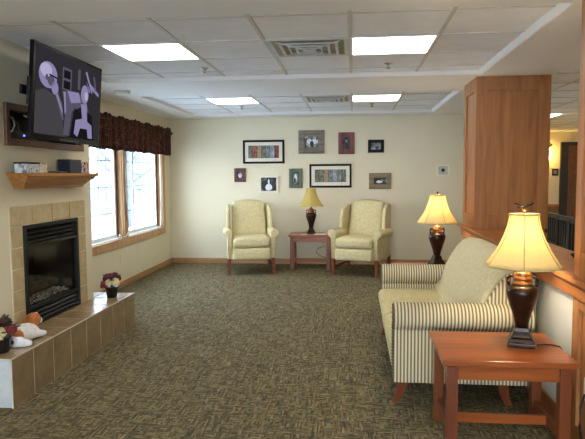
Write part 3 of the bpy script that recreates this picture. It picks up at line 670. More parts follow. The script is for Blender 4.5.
# ------------------------------------------------------------------ armchairs
def armchair(loc, rz, label):
    t = thing('wing_armchair', label, 'armchair', loc, rz, 'cream wing armchairs against the back wall')
    bm = B(); rbox(bm, -.29, .29, -.34, .33, .22, .42, r=.03); at(obj('seat_frame', bm, 'chairfab'), t)
    bm = B(); rbox(bm, -.272, .272, -.405, -.34, .225, .395, r=.028, puff=.012, axis=1); at(obj('footrest_panel', bm, 'chairfab'), t)
    bm = B(); rbox(bm, -.272, .272, -.42, .16, .405, .55, r=.05, puff=.02); at(obj('seat_cushion', bm, 'chairfab'), t)
    def wp(p):
        x, y, z = p; k = (z-.48)/.58
        z += .035*max(0, k)*(1-(x/.27)**2)
        x *= 1-.04*max(0, k); return (x, y+.17*k-.02, z)
    bm = B(); rbox(bm, -.265, .265, .13, .28, .48, 1.03, r=.05, puff=.035, axis=1, warp=wp, n=8); at(obj('backrest', bm, 'chairfab'), t)
    for s in (-1, 1):
        poly = [(.36, .30), (.10, .50), (.03, .60), (.0, .70), (.02, .82), (.08, .93), (.20, .985), (.42, 1.0), (.46, .96), (.42, .6)]
        bm = B(); vs = prism(bm, poly, 'x', s*.27, s*.325)
        for v in vs: v.co.x += s*max(0, (.3-v.co.y))*.10
        w = obj('wing', bm, 'chairfab', t); b = w.modifiers.new('b', 'BEVEL'); b.width = .022; b.segments = 4; b.limit_method = 'ANGLE'; b.angle_limit = .5
        for f in w.data.polygons: f.use_smooth = True
        prof = [(.275, .22), (.275, .54), (.270, .60), (.285, .645), (.33, .668), (.375, .655), (.400, .62), (.398, .585), (.375, .56), (.352, .545), (.348, .40), (.352, .22)]
        bm = B(); n = 9; rings = []
        for i in range(n):
            y = -.37+.66*i/(n-1); k = 1-i/(n-1)
            drop = .02*(1-k); fr = .02*math.sin(PI*min(1, i/2)) 
            rings.append([bm.verts.new((s*x, y+(.05*((.5-z)/.3)**2 if z < .5 and i == 0 else 0), z-(drop if z > .5 else 0))) for x, z in prof])
        m = len(prof)
        for i in range(n-1):
            for k in range(m):
                f = bm.faces.new((rings[i][k], rings[i][(k+1)%m], rings[i+1][(k+1)%m], rings[i+1][k])); f.smooth = True
        bm.faces.new(rings[0]); bm.faces.new(rings[-1][::-1])
        a = obj('armrest', bm, 'chairfab', t); b = a.modifiers.new('b', 'BEVEL'); b.width = .02; b.segments = 3; b.limit_method = 'ANGLE'; b.angle_limit = .9
        for (y, l) in ((-.33, 0), (.34, 1)):
            bm = B(); vs = box(bm, s*.32-.024, s*.32+.024, y-.024, y+.024, 0, .24)
            for v in vs:
                if v.co.z < .1: v.co.x = s*.32+(v.co.x-s*.32)*.75; v.co.y = y+(v.co.y-y)*.75+(.03 if l else 0)
            at(obj('leg', bm, 'cherry', bevel=.003), t)
        bm = B(); box(bm, s*.32-.01, s*.32+.01, -.31, .33, .10, .13); at(obj('stretcher', bm, 'cherry'), t)
    return t
arm1 = armchair((-1.55, 8.64, 0), math.radians(14), 'cream wing armchair left of the small table, nearer the windows')
arm2 = copy_tree(arm1, 'cream wing armchair right of the small table, beside the striped sofa', (.12, 8.59, 0), math.radians(-18))

# ------------------------------------------------------------------ tables
def end_table(loc, w, d, hh, label, leg=.055):
    t = thing('end_table', label, 'end table', loc, 0, 'cherry end tables')
    bm = B(); box(bm, -w/2, w/2, -d/2, d/2, hh-.028, hh); box(bm, -w/2+.012, w/2-.012, -d/2+.012, d/2-.012, hh-.036, hh-.028); at(obj('tabletop', bm, 'cherry_x', bevel=.006), t)
    i = .025
    for sx in (-1, 1):
        for sy in (-1, 1):
            x, y = sx*(w/2-i-leg/2), sy*(d/2-i-leg/2)
            bm = B(); box(bm, x-leg/2, x+leg/2, y-leg/2, y+leg/2, 0, hh-.036)
            for q in (-.012, .012): box(bm, x+q-.004, x+q+.004, y-leg/2-.002, y-leg/2, .0, hh-.04) if sy < 0 else None
            at(obj('leg', bm, 'cherry', bevel=.003), t)
    a = i+leg
    for (n_, dims) in (('apron', (-w/2+a, w/2-a, -d/2+i+.012, -d/2+i+.034, hh-.11, hh-.036)), ('apron', (-w/2+a, w/2-a, d/2-i-.034, d/2-i-.012, hh-.11, hh-.036)),
                       ('apron', (-w/2+i+.012, -w/2+i+.034, -d/2+a, d/2-a, hh-.11, hh-.036)), ('apron', (w/2-i-.034, w/2-i-.012, -d/2+a, d/2-a, hh-.11, hh-.036)),
                       ('stretcher', (-w/2+i+.018, -w/2+i+.038, -d/2+a, d/2-a, .09, .14)), ('stretcher', (w/2-i-.038, w/2-i-.018, -d/2+a, d/2-a, .09, .14)),
                       ('stretcher', (-w/2+i+.038, w/2-i-.038, -.012, .012, .09, .14))):
        at(bx(n_, dims, 'cherry_x' if abs(dims[1]-dims[0]) > .1 else 'cherry', bevel=.002), t)
    return t
TZ = .52
end_table((.775, 3.205, 0), .655, .56, TZ, 'cherry wood end table in front of the striped sofa arm')
end_table((.72, 5.90, 0), .655, .56, TZ, 'cherry wood end table mostly hidden behind the far sofa arm')
end_table((-.655, 9.02, 0), .66, .50, .535, 'cherry wood end table between the two cream armchairs')

# ------------------------------------------------------------------ lamps
def lamp(loc, lit, label, finial):
    t = thing('table_lamp', label, 'table lamp', loc, 0, 'dark urn table lamps')
    # square plinth
    bm = B()
    def sqr(z, r): return [bm.verts.new((sx*r, sy*r, z)) for sx, sy in ((-1,-1), (1,-1), (1,1), (-1,1))]
    rg = [sqr(0, .072), sqr(.020, .072), sqr(.026, .066), sqr(.040, .060), sqr(.050, .052), sqr(.062, .046), sqr(.080, .039), sqr(.10, .036)]
    for a, b in zip(rg[:-1], rg[1:]):
        for k in range(4): bm.faces.new((a[k], a[(k+1)%4], b[(k+1)%4], b[k]))
    bm.faces.new(rg[0][::-1]); bm.faces.new(rg[-1]); at(obj('base', bm, 'bronze', bevel=.004), t)
    bm = B(); solid(bm, [(.034, .085), (.037, .12), (.043, .15), (.052, .18), (.064, .215), (.076, .25), (.084, .28), (.085, .30), (.078, .318), (.062, .328), (.05, .334)], 28); at(obj('urn', bm, 'bronze'), t)
    bm = B(); solid(bm, [(.052, .332), (.058, .340), (.052, .348), (.044, .354), (.05, .362), (.054, .368), (.046, .376), (.04, .384), (.044, .390), (.032, .398), (.018, .405), (.016, .44)], 24); at(obj('neck', bm, 'gold'), t)
    for s in (-1, 1):
        bm = B(); pts = [(s*.048, 0, .372), (s*.066, 0, .374), (s*.078, 0, .36), (s*.074, 0, .338), (s*.066, 0, .32)]
        tube(bm, pts, .008, 8); at(obj('handle', bm, 'bronze'), t)
    bm = B(); tube(bm, [(0,0,.43), (0,0,.50)], .012, 8); at(obj('socket', bm, 'gold'), t)
    zb, zt = .435, .712
    def six(a, z):
        q = (z-zb)/(zt-zb); c = math.cos(PI/6)/math.cos(((a+PI/6) % (PI/3))-PI/6)
        return 1+(c-1)*.35*(1-.6*q)
    prof = []
    for i in range(15):
        q = i/14; prof.append((.078+.127*(1-q)**1.75, zb+(zt-zb)*q))
    bm = B(); lathe(bm, prof, 48, mod=six); s_ = obj('lamp_shade', bm, 'shade_lit' if lit else 'shade_gold', t); so = s_.modifiers.new('s', 'SOLIDIFY'); so.thickness = .002
    bm = B()
    for k in range(6):
        a = PI/6+k*PI/3; tube(bm, [((r*six(a, z)+.001)*math.cos(a), (r*six(a, z)+.001)*math.sin(a), z) for r, z in prof], .0028, 5)
    for zz, rr in ((zb, prof[0][0]), (zt, prof[-1][0])):
        pts = [(rr*six(2*PI*k/48, zz)*math.cos(2*PI*k/48), rr*six(2*PI*k/48, zz)*math.sin(2*PI*k/48), zz) for k in range(49)]
        tube(bm, pts, .0045, 5, closed_ends=False)
    at(obj('shade_trim', bm, 'brownband'), s_)
    bm = B(); tube(bm, [(0,0,.49), (0,0,.735)], .003, 6)
    for k in range(3): a = k*2*PI/3; tube(bm, [(0,0,.712), (.077*math.cos(a), .077*math.sin(a), .712)], .002, 5)
    at(obj('harp', bm, 'gold'), t)
    bm = B()
    ico(bm, (0,0,.738), .012, 2, sz=1.1)
    if finial == 'twig':
        at(obj('finial', bm, 'gold'), t); bm = B()
        tube(bm, [(-.05, 0, .772), (-.02, 0, .758), (.01, 0, .752), (.04, 0, .768)], .004, 6); tube(bm, [(-.035, .01, .748), (.0, 0, .755), (.03, 0, .775), (.045, 0, .772)], .0035, 6); tube(bm, [(0,0,.738), (0,0,.757)], .003, 6)
        at(obj('twig_ornament', bm, 'bronze'), t)
    else: at(obj('finial', bm, 'bronze'), t)
    if lit:
        bm = B(); ico(bm, (0,0,.60), .03, 2, sz=1.25); at(obj('light_bulb', bm, 'bulb'), t)
    else:
        bm = B(); ico(bm, (0,0,.58), .03, 2, sz=1.25); at(obj('light_bulb', bm, 'white'), t)
    return t
l1 = lamp((.912, 3.24, TZ), True, 'lit urn lamp with cream bell shade on the near end table', 'twig')
l1.rotation_euler.z = math.radians(-14)
l2 = lamp((.845, 6.02, TZ), True, 'lit urn lamp with cream bell shade behind the sofa far end', 'ball')
l2.rotation_euler.z = math.radians(15)
l3 = lamp((-.65, 8.98, .535), False, 'unlit urn lamp with golden shade between the two armchairs', 'ball')
l3.scale = (.97, .97, .98); l3.rotation_euler.z = math.radians(5)
cordthing([(.985, 3.21, TZ+.006), (1.03, 3.23, TZ+.006), (1.07, 3.22, TZ+.006), (1.10, 3.20, TZ+.004), (1.125, 3.19, TZ-.03), (1.13, 3.19, .25)], 'black lamp cord trailing over the right edge of the near end table', .004, 'cord', 'lamp_cord', 'cord', 'black lamp cords')
cordthing([(-.58, 9.24, .53), (-.56, 9.29, .45), (-.50, 9.30, .38), (-.46, 9.30, .30), (-.55, 9.31, .27), (-.60, 9.31, .20), (-.52, 9.32, .14), (-.42, 9.33, .10)], 'black lamp cord dangling behind the table between the armchairs', .005, 'cord', 'lamp_cord', 'cord', 'black lamp cords')
for (x0, x1, yy, l, m) in ((-.80, -.70, 8.85, 'white booklet lying left of the unlit lamp base', 'white'), (-.60, -.42, 8.86, 'white booklet lying right of the unlit lamp base', 'offwhite')):
    tag(bx('booklet', (x0, x1, yy-.055, yy+.05, .536, .541), m), l, 'booklet', 'booklets on the table between armchairs')

# ------------------------------------------------------------------ sofa
so_ = thing('sofa', 'striped and pale green three seat sofa against the half wall', 'sofa', (.7, 4.46, 0))
SY0, SY1 = 3.60, 5.35
def S(o): return L(o, so_)
bm = B(); rbox(bm, .255, 1.10, SY0+.14, SY1-.14, .15, .34, r=.02); S(obj('seat_frame', bm, 'sofafab'))
yy = [3.785, 4.245, 4.705, 5.165]
for a, b in zip(yy[:-1], yy[1:]):
    bm = B(); rbox(bm, .218, .80, a+.004, b-.004, .325, .448, r=.05, puff=.014); S(obj('seat_cushion', bm, 'seatfab_lit'))
def arm(y_in, y_out, nm):
    s = 1 if y_out > y_in else -1
    pts = []                                   # profile in (offset from outer face inward, z)
    cy, cz, r = .088, .556, .088
    pr_ = [(.038, .14), (.038, .485)]
    for k in range(13):
        a = math.radians(228-k*24.5); pr_.append((cy+r*math.cos(a)*1.08, cz+r*math.sin(a)))
    pr_ += [(.175, .48), (.175, .14)]
    poly = [(y_out-s*o_, z) for o_, z in pr_]
    bm = B(); n = 10; rings = []
    for i in range(n+1):
        x = .25+(1.09-.25)*i/n
        rings.append([bm.verts.new((x-.0*(i == 0), p[0], p[1])) for p in poly])
    m = len(poly)
    for i in range(n):
        for k in range(m):
            f = bm.faces.new((rings[i][k], rings[i][(k+1)%m], rings[i+1][(k+1)%m], rings[i+1][k])); f.smooth = True
    bm.faces.new(rings[0]); bm.faces.new(rings[-1][::-1])
    a_ = obj('armrest', bm, 'stripe'); b = a_.modifiers.new('b', 'BEVEL'); b.width = .01; b.segments = 3; b.limit_method = 'ANGLE'; b.angle_limit = 1.0
    S(a_)
    bm = B()
    for k in range(m-1):
        p, q = poly[k], poly[k+1]; d = math.hypot(q[0]-p[0], q[1]-p[1]); nn = max(1, int(d/.02))
        for j in range(nn):
            t_ = j/nn; cy_, cz_ = p[0]+(q[0]-p[0])*t_, p[1]+(q[1]-p[1])*t_
            mid = (y_out-s*.095, .5 if cz_ > .5 else cz_)
            ico(bm, (.249, cy_+(mid[0]-cy_)*.10, cz_+(mid[1]-cz_)*.10), .0055, 1, sx=.6)
    nh = obj('nailheads', bm, 'bronze'); nh.parent = a_
arm(SY0+.17, SY0, 0); arm(SY1-.17, SY1, 1)
bp_ = [(.62, .40), (.715, .45), (.765, .54), (.81, .63), (.855, .72), (.90, .79), (.95, .84), (1.01, .862), (1.07, .855), (1.115, .82), (1.125, .74), (1.125, .16), (.70, .16)]
def bring(bm, y, top, shrink=0, fwd=0):
    out_ = []
    for x, z in bp_:
        zz = z if z < .45 else .45+(z-.45)*(top-.45)/(.862-.45)
        cx, cz = .95, .5
        if shrink: x = x+(cx-x)*shrink; zz = zz+(cz-zz)*shrink
        out_.append(bm.verts.new((x+fwd, y, zz)))
    return out_
bm = B(); st = []
ya, yb = SY0+.115, SY1-.07
for i in range(17):
    t_ = i/16; y = ya+(yb-ya)*t_
    top = .850+.075*max(0, math.sin(PI*t_))**.25
    st.append(bring(bm, y, top, 0, -.012*math.sin(PI*t_)**.5))
m = len(bp_)
for i in range(16):
    for k in range(m):
        f = bm.faces.new((st[i][k], st[i][(k+1)%m], st[i+1][(k+1)%m], st[i+1][k])); f.smooth = True
bm.faces.new(st[0]); bm.faces.new(st[-1][::-1]); S(obj('backrest', bm, 'sofafab'))
for y0_, y1_, y2_ in ((ya, ya-.02, ya-.03), (yb, yb+.02, yb+.03)):
    bm = B(); r0 = bring(bm, y0_, .845, .004); r1 = bring(bm, y1_, .845, .02); r2 = bring(bm, y2_, .845, .06)
    for p, q in ((r0, r1), (r1, r2)):
        for k in range(m): f = bm.faces.new((p[k], p[(k+1)%m], q[(k+1)%m], q[k])); f.smooth = True
    bm.faces.new(r0); bm.faces.new(r2[::-1]); S(obj('back_side_panel', bm, 'stripe'))
    bm = B(); tube(bm, [(x-.0, y0_, (z if z < .45 else .45+(z-.45)*(.845-.45)/(.862-.45))) for x, z in bp_[1:10]], .007, 6); S(obj('piping', bm, 'piping'))
for x, dx in ((.31, -.045), (.93, .04)):
    for y in (SY0+.09, SY1-.09):
        bm = B(); rings = []
        for k in range(6):
            q = k/5; z = .15*(1-q); hw = .034*(1-q)+.02*q; xx = x+dx*q**2
            rings.append([bm.verts.new((xx+a*hw, y+b*hw*.8, z)) for a, b in ((-1,-1), (1,-1), (1,1), (-1,1))])
        for k in range(5):
            for j in range(4): bm.faces.new((rings[k][j], rings[k][(j+1)%4], rings[k+1][(j+1)%4], rings[k+1][j]))
        bm.faces.new(rings[0]); bm.faces.new(rings[-1][::-1]); S(obj('leg', bm, 'cherry', bevel=.002))

# ------------------------------------------------------------------ pictures on back wall
def frame_at(name, x, z, w, h_, fw, fm, label, mat_=None, mw=0, img='bw', depth=.025, extra=None):
    t = thing(name, label, 'picture', (x, YB, z), 0, 'framed pictures on the end wall')
    bm = B(); d = depth
    box(bm, -w/2, -w/2+fw, -d, 0, -h_/2, h_/2); box(bm, w/2-fw, w/2, -d, 0, -h_/2, h_/2); box(bm, -w/2+fw, w/2-fw, -d, 0, h_/2-fw, h_/2); box(bm, -w/2+fw, w/2-fw, -d, 0, -h_/2, -h_/2+fw)
    at(obj('frame', bm, fm, bevel=.003), t)
    iw, ih = w-2*fw, h_-2*fw
    if mat_: at(bx('mat_board', (-iw/2, iw/2, -.012, 0, -ih/2, ih/2), mat_), t)
    iw, ih = iw-2*mw, ih-2*mw
    at(bx('print', (-iw/2, iw/2, -.014 if mat_ else -.012, -.0, -ih/2, ih/2), img), t)
    if extra: extra(t, iw, ih)
    return t
bandm = [noiseart('strip_%d' % k, [(.35, tuple(max(0, c-26) for c in col)), (.65, tuple(min(255, c+26) for c in col))], ns=40, scale=(1, 1, .5)) for k, col in enumerate([(104, 104, 92), (142, 82, 64), (112, 110, 96), (150, 132, 100), (122, 124, 124), (146, 150, 156), (120, 58, 54), (90, 92, 88)])]
def bands(order):
    def fn(t, iw, ih):
        bm = B(); n = len(order)
        for k, mi in enumerate(order): box(bm, -iw/2+iw*k/n+.002, -iw/2+iw*(k+1)/n-.002, -.0165, -.014, -ih/2+.004, ih/2-.004, mi)
        at(obj('collage_strips', bm, bandm), t)
    return fn
def blobs(shapes, mats):
    def fn(t, iw, ih):
        bm = B()
        for (cx, cz, rx, rz_, mi) in shapes:
            vs = [bm.verts.new((cx*iw/2+rx*iw/2*math.cos(2*PI*k/16), -.0155-.0003*mi, cz*ih/2+rz_*ih/2*math.sin(2*PI*k/16))) for k in range(16)]; f = bm.faces.new(vs); f.material_index = mi
        at(obj('image', bm, mats), t)
    return fn
blackf = plain('black_frame', (14, 13, 13), .6, spec=.2); redf = plain('red_wood_frame', (84, 28, 24), .5, var=.15, vscale=30); redw = wood('distressed_red', (90, 44, 44), (140, 84, 80), 'Z', .7); greenw = wood('distressed_green', (70, 84, 66), (104, 118, 96), 'Z', .7)
barn = wood('barn_wood', (92, 86, 74), (142, 132, 114), 'X', .8); tanw = wood('tan_wood', (110, 92, 68), (150, 130, 98), 'X', .7)
wht = plain('print_white', (220, 222, 222), .5); drk = plain('print_dark', (30, 30, 32), .5); gry = plain('print_grey', (120, 122, 124), .5)
def gl(t, iw, ih): pass
frame_at('picture_frame', -1.44, 1.816, .672, .375, .032, blackf, 'wide black framed collage strip above the left armchair', 'offwhite', .055, drk, extra=bands([0, 1, 3, 2, 4, 5, 6]))
frame_at('picture_frame', -.366, 1.424, .672, .375, .032, blackf, 'wide black framed collage strip above the unlit lamp', 'offwhite', .055, drk, extra=bands([0, 2, 3, 4, 5, 4, 0]))
frame_at('picture_frame', -.668, 1.964, .415, .369, .10, barn, 'rustic grey wood framed photo, topmost on the wall', None, 0, 'bw', extra=blobs([(-.3, .1, .4, .5, 0), (.45, .1, .35, .5, 0), (.05, -.3, .3, .5, 1)], [wht, drk]))
frame_at('picture_frame', -.112, 1.938, .256, .342, .075, redw, 'tall distressed red wood framed photo right of the rustic grey frame', None, 0, 'bwd', extra=blobs([(0, .3, .4, .3, 0), (0, -.3, .5, .5, 1)], [gry, drk]))
frame_at('picture_frame', .3535, 1.886, .251, .204, .05, blackf, 'small black framed photo at the upper right of the group', None, 0, 'bw', extra=blobs([(0, .1, .7, .6, 0), (.2, -.4, .4, .3, 1)], [gry, drk]))
frame_at('picture_frame', -1.83, 1.443, .187, .22, .05, redf, 'smallest picture, dark red frame around a white shape', None, 0, drk, extra=blobs([(0, 0, .7, .75, 0), (0, .4, .4, .4, 0)], [wht]))
frame_at('picture_frame', -1.361, 1.294, .32, .285, .035, 'offwhite', 'cream framed black and white landscape photo above the left armchair', None, .0, 'bwd', extra=blobs([(0, -.45, .45, .5, 0), (0, .35, .12, .45, 0), (-.6, -.1, .25, .4, 1), (.65, .0, .22, .6, 1)], [wht, drk]))
frame_at('picture_frame', -.924, 1.387, .216, .311, .055, greenw, 'narrow distressed green wood framed photo left of the unlit lamp', None, 0, 'bwd', extra=blobs([(0, 0, .8, .9, 0), (0, .1, .35, .6, 1), (-.2, -.3, .3, .4, 2)], [gry, wht, drk]))
frame_at('picture_frame', .4185, 1.336, .347, .255, .075, tanw, 'tan wood framed photo, lowest at the right above the armchair', None, 0, 'bwd', extra=blobs([(-.1, -.2, .5, .4, 0), (.3, .2, .3, .3, 1)], [wht, gry]))
t = thing('thermostat', 'white thermostat plate on the back wall beside the column', 'thermostat', (1.39, YB, 1.50))
bm = B(); box(bm, -.10, .10, -.012, 0, -.08, .08); at(obj('back_plate', bm, 'white', bevel=.003), t)
bm = B(); box(bm, -.07, .07, -.035, -.012, -.065, .065); at(obj('housing', bm, plain('beige_plastic', (188, 182, 166), .5), bevel=.004), t)
bm = B(); ico(bm, (0, -.035, 0), .03, 2, sy=.4); at(obj('dial', bm, 'black'), t)
def outlet(loc, rz, label):
    t = thing('wall_outlet', label, 'outlet', loc, rz, 'wall outlets')
    bm = B(); box(bm, 0, .006, -.035, .035, -.057, .057); at(obj('cover_plate', bm, 'offwhite' if rz == 0 else 'white', bevel=.002), t)
    for z in (-.022, .022): at(bx('socket', (.006, .008, -.016, .016, z-.014, z+.014), 'white'), t)
    return t
outlet((XW, 7.28, .375), 0, 'cream wall outlet below the windows')
outlet((XC, 2.97, .37), PI, 'white outlet low on the column at the right edge')
cordthing([(XC-.012, 2.97, .35), (XC-.03, 2.975, .28), (XC-.028, 2.98, .18), (XC-.02, 2.96, .05)], 'dark cord hanging from the outlet on the near column', .006, 'cord', 'power_cord', 'cord', None)

# ------------------------------------------------------------------ ceiling fittings
def light(x0, y0, label, z=ZT, w=.61, d=.61):
    t = thing('ceiling_light', label, 'ceiling light', (x0+w/2, y0+d/2, z), 0, 'square ceiling light panels')
    bm = B(); f = .018
    box(bm, -w/2, w/2, -d/2, -d/2+f, -.008, 0); box(bm, -w/2, w/2, d/2-f, d/2, -.008, 0); box(bm, -w/2, -w/2+f, -d/2+f, d/2-f, -.008, 0); box(bm, w/2-f, w/2, -d/2+f, d/2-f, -.008, 0)
    at(obj('frame', bm, 'white'), t); at(bx('diffuser', (-w/2+f, w/2-f, -d/2+f, d/2-f, -.006, -.001), 'panel'), t)
    return t
light(gx[0], 4.187, 'square lit ceiling panel nearest the television')
light(gx[3], 4.187, 'square lit ceiling panel in the nearer recess, right of the vent')
light(gx[0], 7.24, 'square lit ceiling panel in the far recess, left side')
light(gx[3], 7.24, 'square lit ceiling panel in the far recess, right side')
light(gx[0], .61, 'square lit ceiling panel above and behind the viewer, left'); light(gx[3], .61, 'square lit ceiling panel above and behind the viewer, right')
light(2.64, 9.55, 'lit ceiling panel in the hall beyond the columns', ZS); light(2.81, 5.08, 'hall ceiling panel over the dining chairs', ZS); light(4.6, 6.6, 'added unseen panel brightening the hall, beyond the near column', ZS); light(4.7, 9.0, 'added unseen panel brightening the hall, beyond the dining chairs', ZS); light(4.4, 11.5, 'hall ceiling panel near the far door', ZS)  # panels beyond near column and beyond chairs: added unseen to brighten the hall
ventm = plain('vent_tan', (150, 138, 104), .5, var=.1); ventg = plain('vent_grey', (196, 198, 196), .4)
def vent(x0, y0, label):
    t = thing('ceiling_vent', label, 'vent', (x0+.305, y0+.305, ZT), 0, 'square ceiling air vents')
    w = .295
    bm = B(); box(bm, -w, w, -w, w, -.003, 0); at(obj('back_plate', bm, ventm), t)
    bm = B()
    for s0, wd, z0, z1 in ((.295, .035, -.008, -.003), (.215, .022, -.020, -.014), (.155, .018, -.026, -.020), (.10, .016, -.030, -.024)):
        for a in (-s0, s0-wd):
            box(bm, a, a+wd, -s0, s0, z0, z1); box(bm, -s0+wd, s0-wd, a, a+wd, z0, z1)
    obj('louvers', bm, ventg, t)
    bm = B()
    for a in (-1, 1): tube(bm, [(a*.23, a*.23, -.008), (0, 0, -.022), (-a*.01, -a*.01, -.022)], .006, 4); tube(bm, [(a*.23, -a*.23, -.008), (0, 0, -.022), (-a*.01, a*.01, -.022)], .006, 4)
    at(obj('louver_bracket', bm, ventg), t)
    at(bx('center_plate', (-.05, .05, -.05, .05, -.034, -.028), ventg), t)
    return t
vent(gx[2], 4.187, 'large square air vent in the nearer ceiling recess'); vent(gx[2], 7.24, 'square air vent in the far ceiling recess')
def sprinkler(x, y, label):
    t = thing('sprinkler_head', label, 'sprinkler', (x, y, ZT), 0, 'ceiling sprinkler heads')
    bm = B(); solid(bm, [(.035, 0), (.033, -.006), (.014, -.008)], 16); at(obj('escutcheon', bm, 'chrome'), t)
    bm = B(); tube(bm, [(0,0,-.005), (0,0,-.045)], .006, 8); tube(bm, [(-.012,0,-.012), (-.014,0,-.03), (0,0,-.045)], .003, 5); tube(bm, [(.012,0,-.012), (.014,0,-.03), (0,0,-.045)], .003, 5); at(obj('pipe', bm, 'chrome'), t)
    bm = B(); solid(bm, [(.02, -.045), (.02, -.048)], 12); at(obj('deflector', bm, 'chrome'), t)
    return t
sprinkler(-1.33, 5.22, 'sprinkler head near the light closest to the television'); sprinkler(.30, 5.22, 'sprinkler head below the nearer right ceiling panel')
sprinkler(-1.55, 8.12, 'sprinkler head beyond the far left ceiling panel'); sprinkler(.25, 8.15, 'sprinkler head beyond the far right ceiling panel')
t = thing('smoke_detector', 'round white smoke detector on the soffit near the windows', 'smoke detector', (-2.49, 6.2, ZS))
bm = B(); solid(bm, [(.085, 0), (.085, -.012)], 28); at(obj('base_plate', bm, 'white'), t)
bm = B(); solid(bm, [(.078, -.012), (.078, -.03), (.06, -.045), (.03, -.048)], 28); at(obj('cover', bm, 'white'), t)

# ------------------------------------------------------------------ beyond the half wall
d = struct(bx('door_1', (4.86, 5.72, YE-.05, YE-.005, 0, 2.06), wood('door_wood', (92, 56, 34), (120, 76, 48), 'Z')), 'brown six panel door at the far end of the hall')
for px in (4.96, 5.34):
    for z0, z1 in ((.15, .75), (.87, 1.5), (1.62, 1.92)):
        bm = B(); box(bm, px, px+.28, YE-.062, YE-.05, z0, z1); struct(at(obj('door_panel', bm, 'darkframe', bevel=.005), d))
bm = B(); ico(bm, (5.62, YE-.08, 1.0), .03); struct(at(obj('door_handle', bm, 'gold'), d))
bm = B(); box(bm, 4.70, 4.86, YE-.07, YE-.001, 0, 2.06); box(bm, 4.70, 5.84, YE-.07, YE-.001, 2.06, 2.14); box(bm, 5.72, 5.84, YE-.07, YE-.001, 0, 2.06); struct(obj('trim_6', bm, plain('dark_doorframe', (34, 32, 34), .5)), 'dark door frame')
bm = B(); box(bm, 2.9, 4.70, YE-.03, YE, .66, .72); struct(obj('trim_7', bm, 'oak_y'), 'wooden rail on the far wall')
struct(bx('trim_8', (2.9, 4.70, YE-.012, YE, 0, .66), plain('wainscot', (120, 92, 62), .6)), 'brown lower wall panelling')
s_ = thing('wall_sconce', 'lit wall sconce with dark bracket beside the far door', 'sconce', (4.40, YE, 2.0))
bm = B(); tube(bm, [(0, 0, .10), (0, -.10, .12), (.05, -.18, .08), (0, -.12, .0)], .025, 6); ico(bm, (0,-.02,.08), .06, 1, sy=.4); at(obj('bracket', bm, 'black'), s_)
bm = B(); solid(bm, [(.045, -.28), (.07, -.18), (.055, .0)], 14, c=(-.02, -.13, 0)); at(obj('glass_shade', bm, emit('sconce_glow', (255, 205, 110), 25)), s_)
t = thing('wall_switch', 'small dark framed plate between sconce and far door', 'wall plate', (4.60, YE, 1.46))
bm = B(); box(bm, -.07, .07, -.015, 0, -.08, .08); at(obj('plate', bm, 'black', bevel=.003), t); at(bx('face', (-.035, .035, -.02, -.015, -.04, .04), gry), t)
def slat_chair(loc, rz, label):
    t = thing('dining_chair', label, 'chair', loc, rz, 'dark slat back chairs beyond the half wall')
    # back toward local -X
    for s in (-1, 1):
        bm = B(); box(bm, -.02, .02, s*.22-.018, s*.22+.018, 0, .96); at(obj('leg', bm, 'rubberd', bevel=.003), t)
        bm = B(); box(bm, .38, .42, s*.20-.018, s*.20+.018, 0, .44); at(obj('leg', bm, 'rubberd', bevel=.003), t)
    bx('back_rail', (-.016, .016, -.202, .202, .92, .97), 'rubberd', t, .003); bx('back_rail', (-.014, .014, -.202, .202, .56, .63), 'rubberd', t, .003)
    for k in range(6):
        y = -.165+.33*k/5; bm = B(); box(bm, -.008, .008, y-.012, y+.012, .62, .93); at(obj('back_slat', bm, 'rubberd'), t)
    bm = B(); rbox(bm, -.02, .43, -.22, .22, .43, .48, r=.015, n=2); at(obj('seat', bm, 'rubberd'), t)
    return t
c1 = slat_chair((2.30, 6.20, 0), .10, 'dark slat back chair beyond the half wall, nearest the near column')
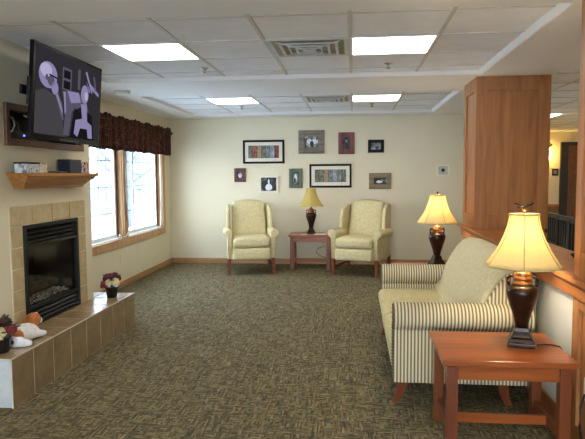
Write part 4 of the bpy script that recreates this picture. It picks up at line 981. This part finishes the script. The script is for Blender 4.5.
copy_tree(c1, 'dark slat back chair beyond the half wall, middle of the three', (2.34, 6.70, 0), .05); copy_tree(c1, 'dark slat back chair beyond the half wall, beside the far column', (2.36, 7.2, 0), .02)
t = thing('napkin_holder', 'small dark dish standing on the oak ledge by the near column', 'dish', (1.395, 3.80, .916))
bm = B(); solid(bm, [(.02, 0), (.028, .012), (.038, .022), (.04, .028), (.036, .028), (.022, .018)], 20); at(obj('bowl', bm, 'gloss'), t); t.name = 'serving_dish'

# ------------------------------------------------------------------ world, camera, view
w = bpy.data.worlds.new('World'); sc.world = w; w.use_nodes = True; nt = w.node_tree; nt.nodes.clear()
bg = N(nt, 'ShaderNodeBackground'); out = N(nt, 'ShaderNodeOutputWorld'); tc = N(nt, 'ShaderNodeTexCoord'); sx = N(nt, 'ShaderNodeSeparateXYZ')
r = ramp(nt, [(0, (232, 238, 245)), (.15, (206, 220, 236)), (1, (170, 195, 228))]); nt.links.new(tc.outputs['Generated'], sx.inputs[0]); nt.links.new(sx.outputs[2], r.inputs[0]); nt.links.new(r.outputs[0], bg.inputs[0]); bg.inputs[1].default_value = 9
nt.links.new(bg.outputs[0], out.inputs[0])

cam = bpy.data.cameras.new('Camera'); co = bpy.data.objects.new('Camera', cam); C.objects.link(co); sc.camera = co
FL, YAW, PIT, ROL = 584.3, .1042, .0775, -.0069
cam.sensor_fit = 'HORIZONTAL'; cam.sensor_width = 36; cam.lens = 36*FL/585; cam.clip_start = .05; cam.clip_end = 200
f = Vector((-math.sin(YAW)*math.cos(PIT), math.cos(YAW)*math.cos(PIT), -math.sin(PIT))); rt = Vector((math.cos(YAW), math.sin(YAW), 0)); up = rt.cross(f)
c_, s__ = math.cos(ROL), math.sin(ROL); R_ = c_*rt+s__*up; U_ = c_*up-s__*rt
m3 = Matrix((R_, U_, -f)).transposed(); co.matrix_world = Matrix.Translation((0, 0, 1.455)) @ m3.to_4x4()
vs_ = sc.view_settings; sc.display_settings.display_device = 'sRGB'; vs_.view_transform = 'Standard'; vs_.look = 'None'; vs_.gamma = 1; vs_.use_curve_mapping = False; vs_.exposure = .8
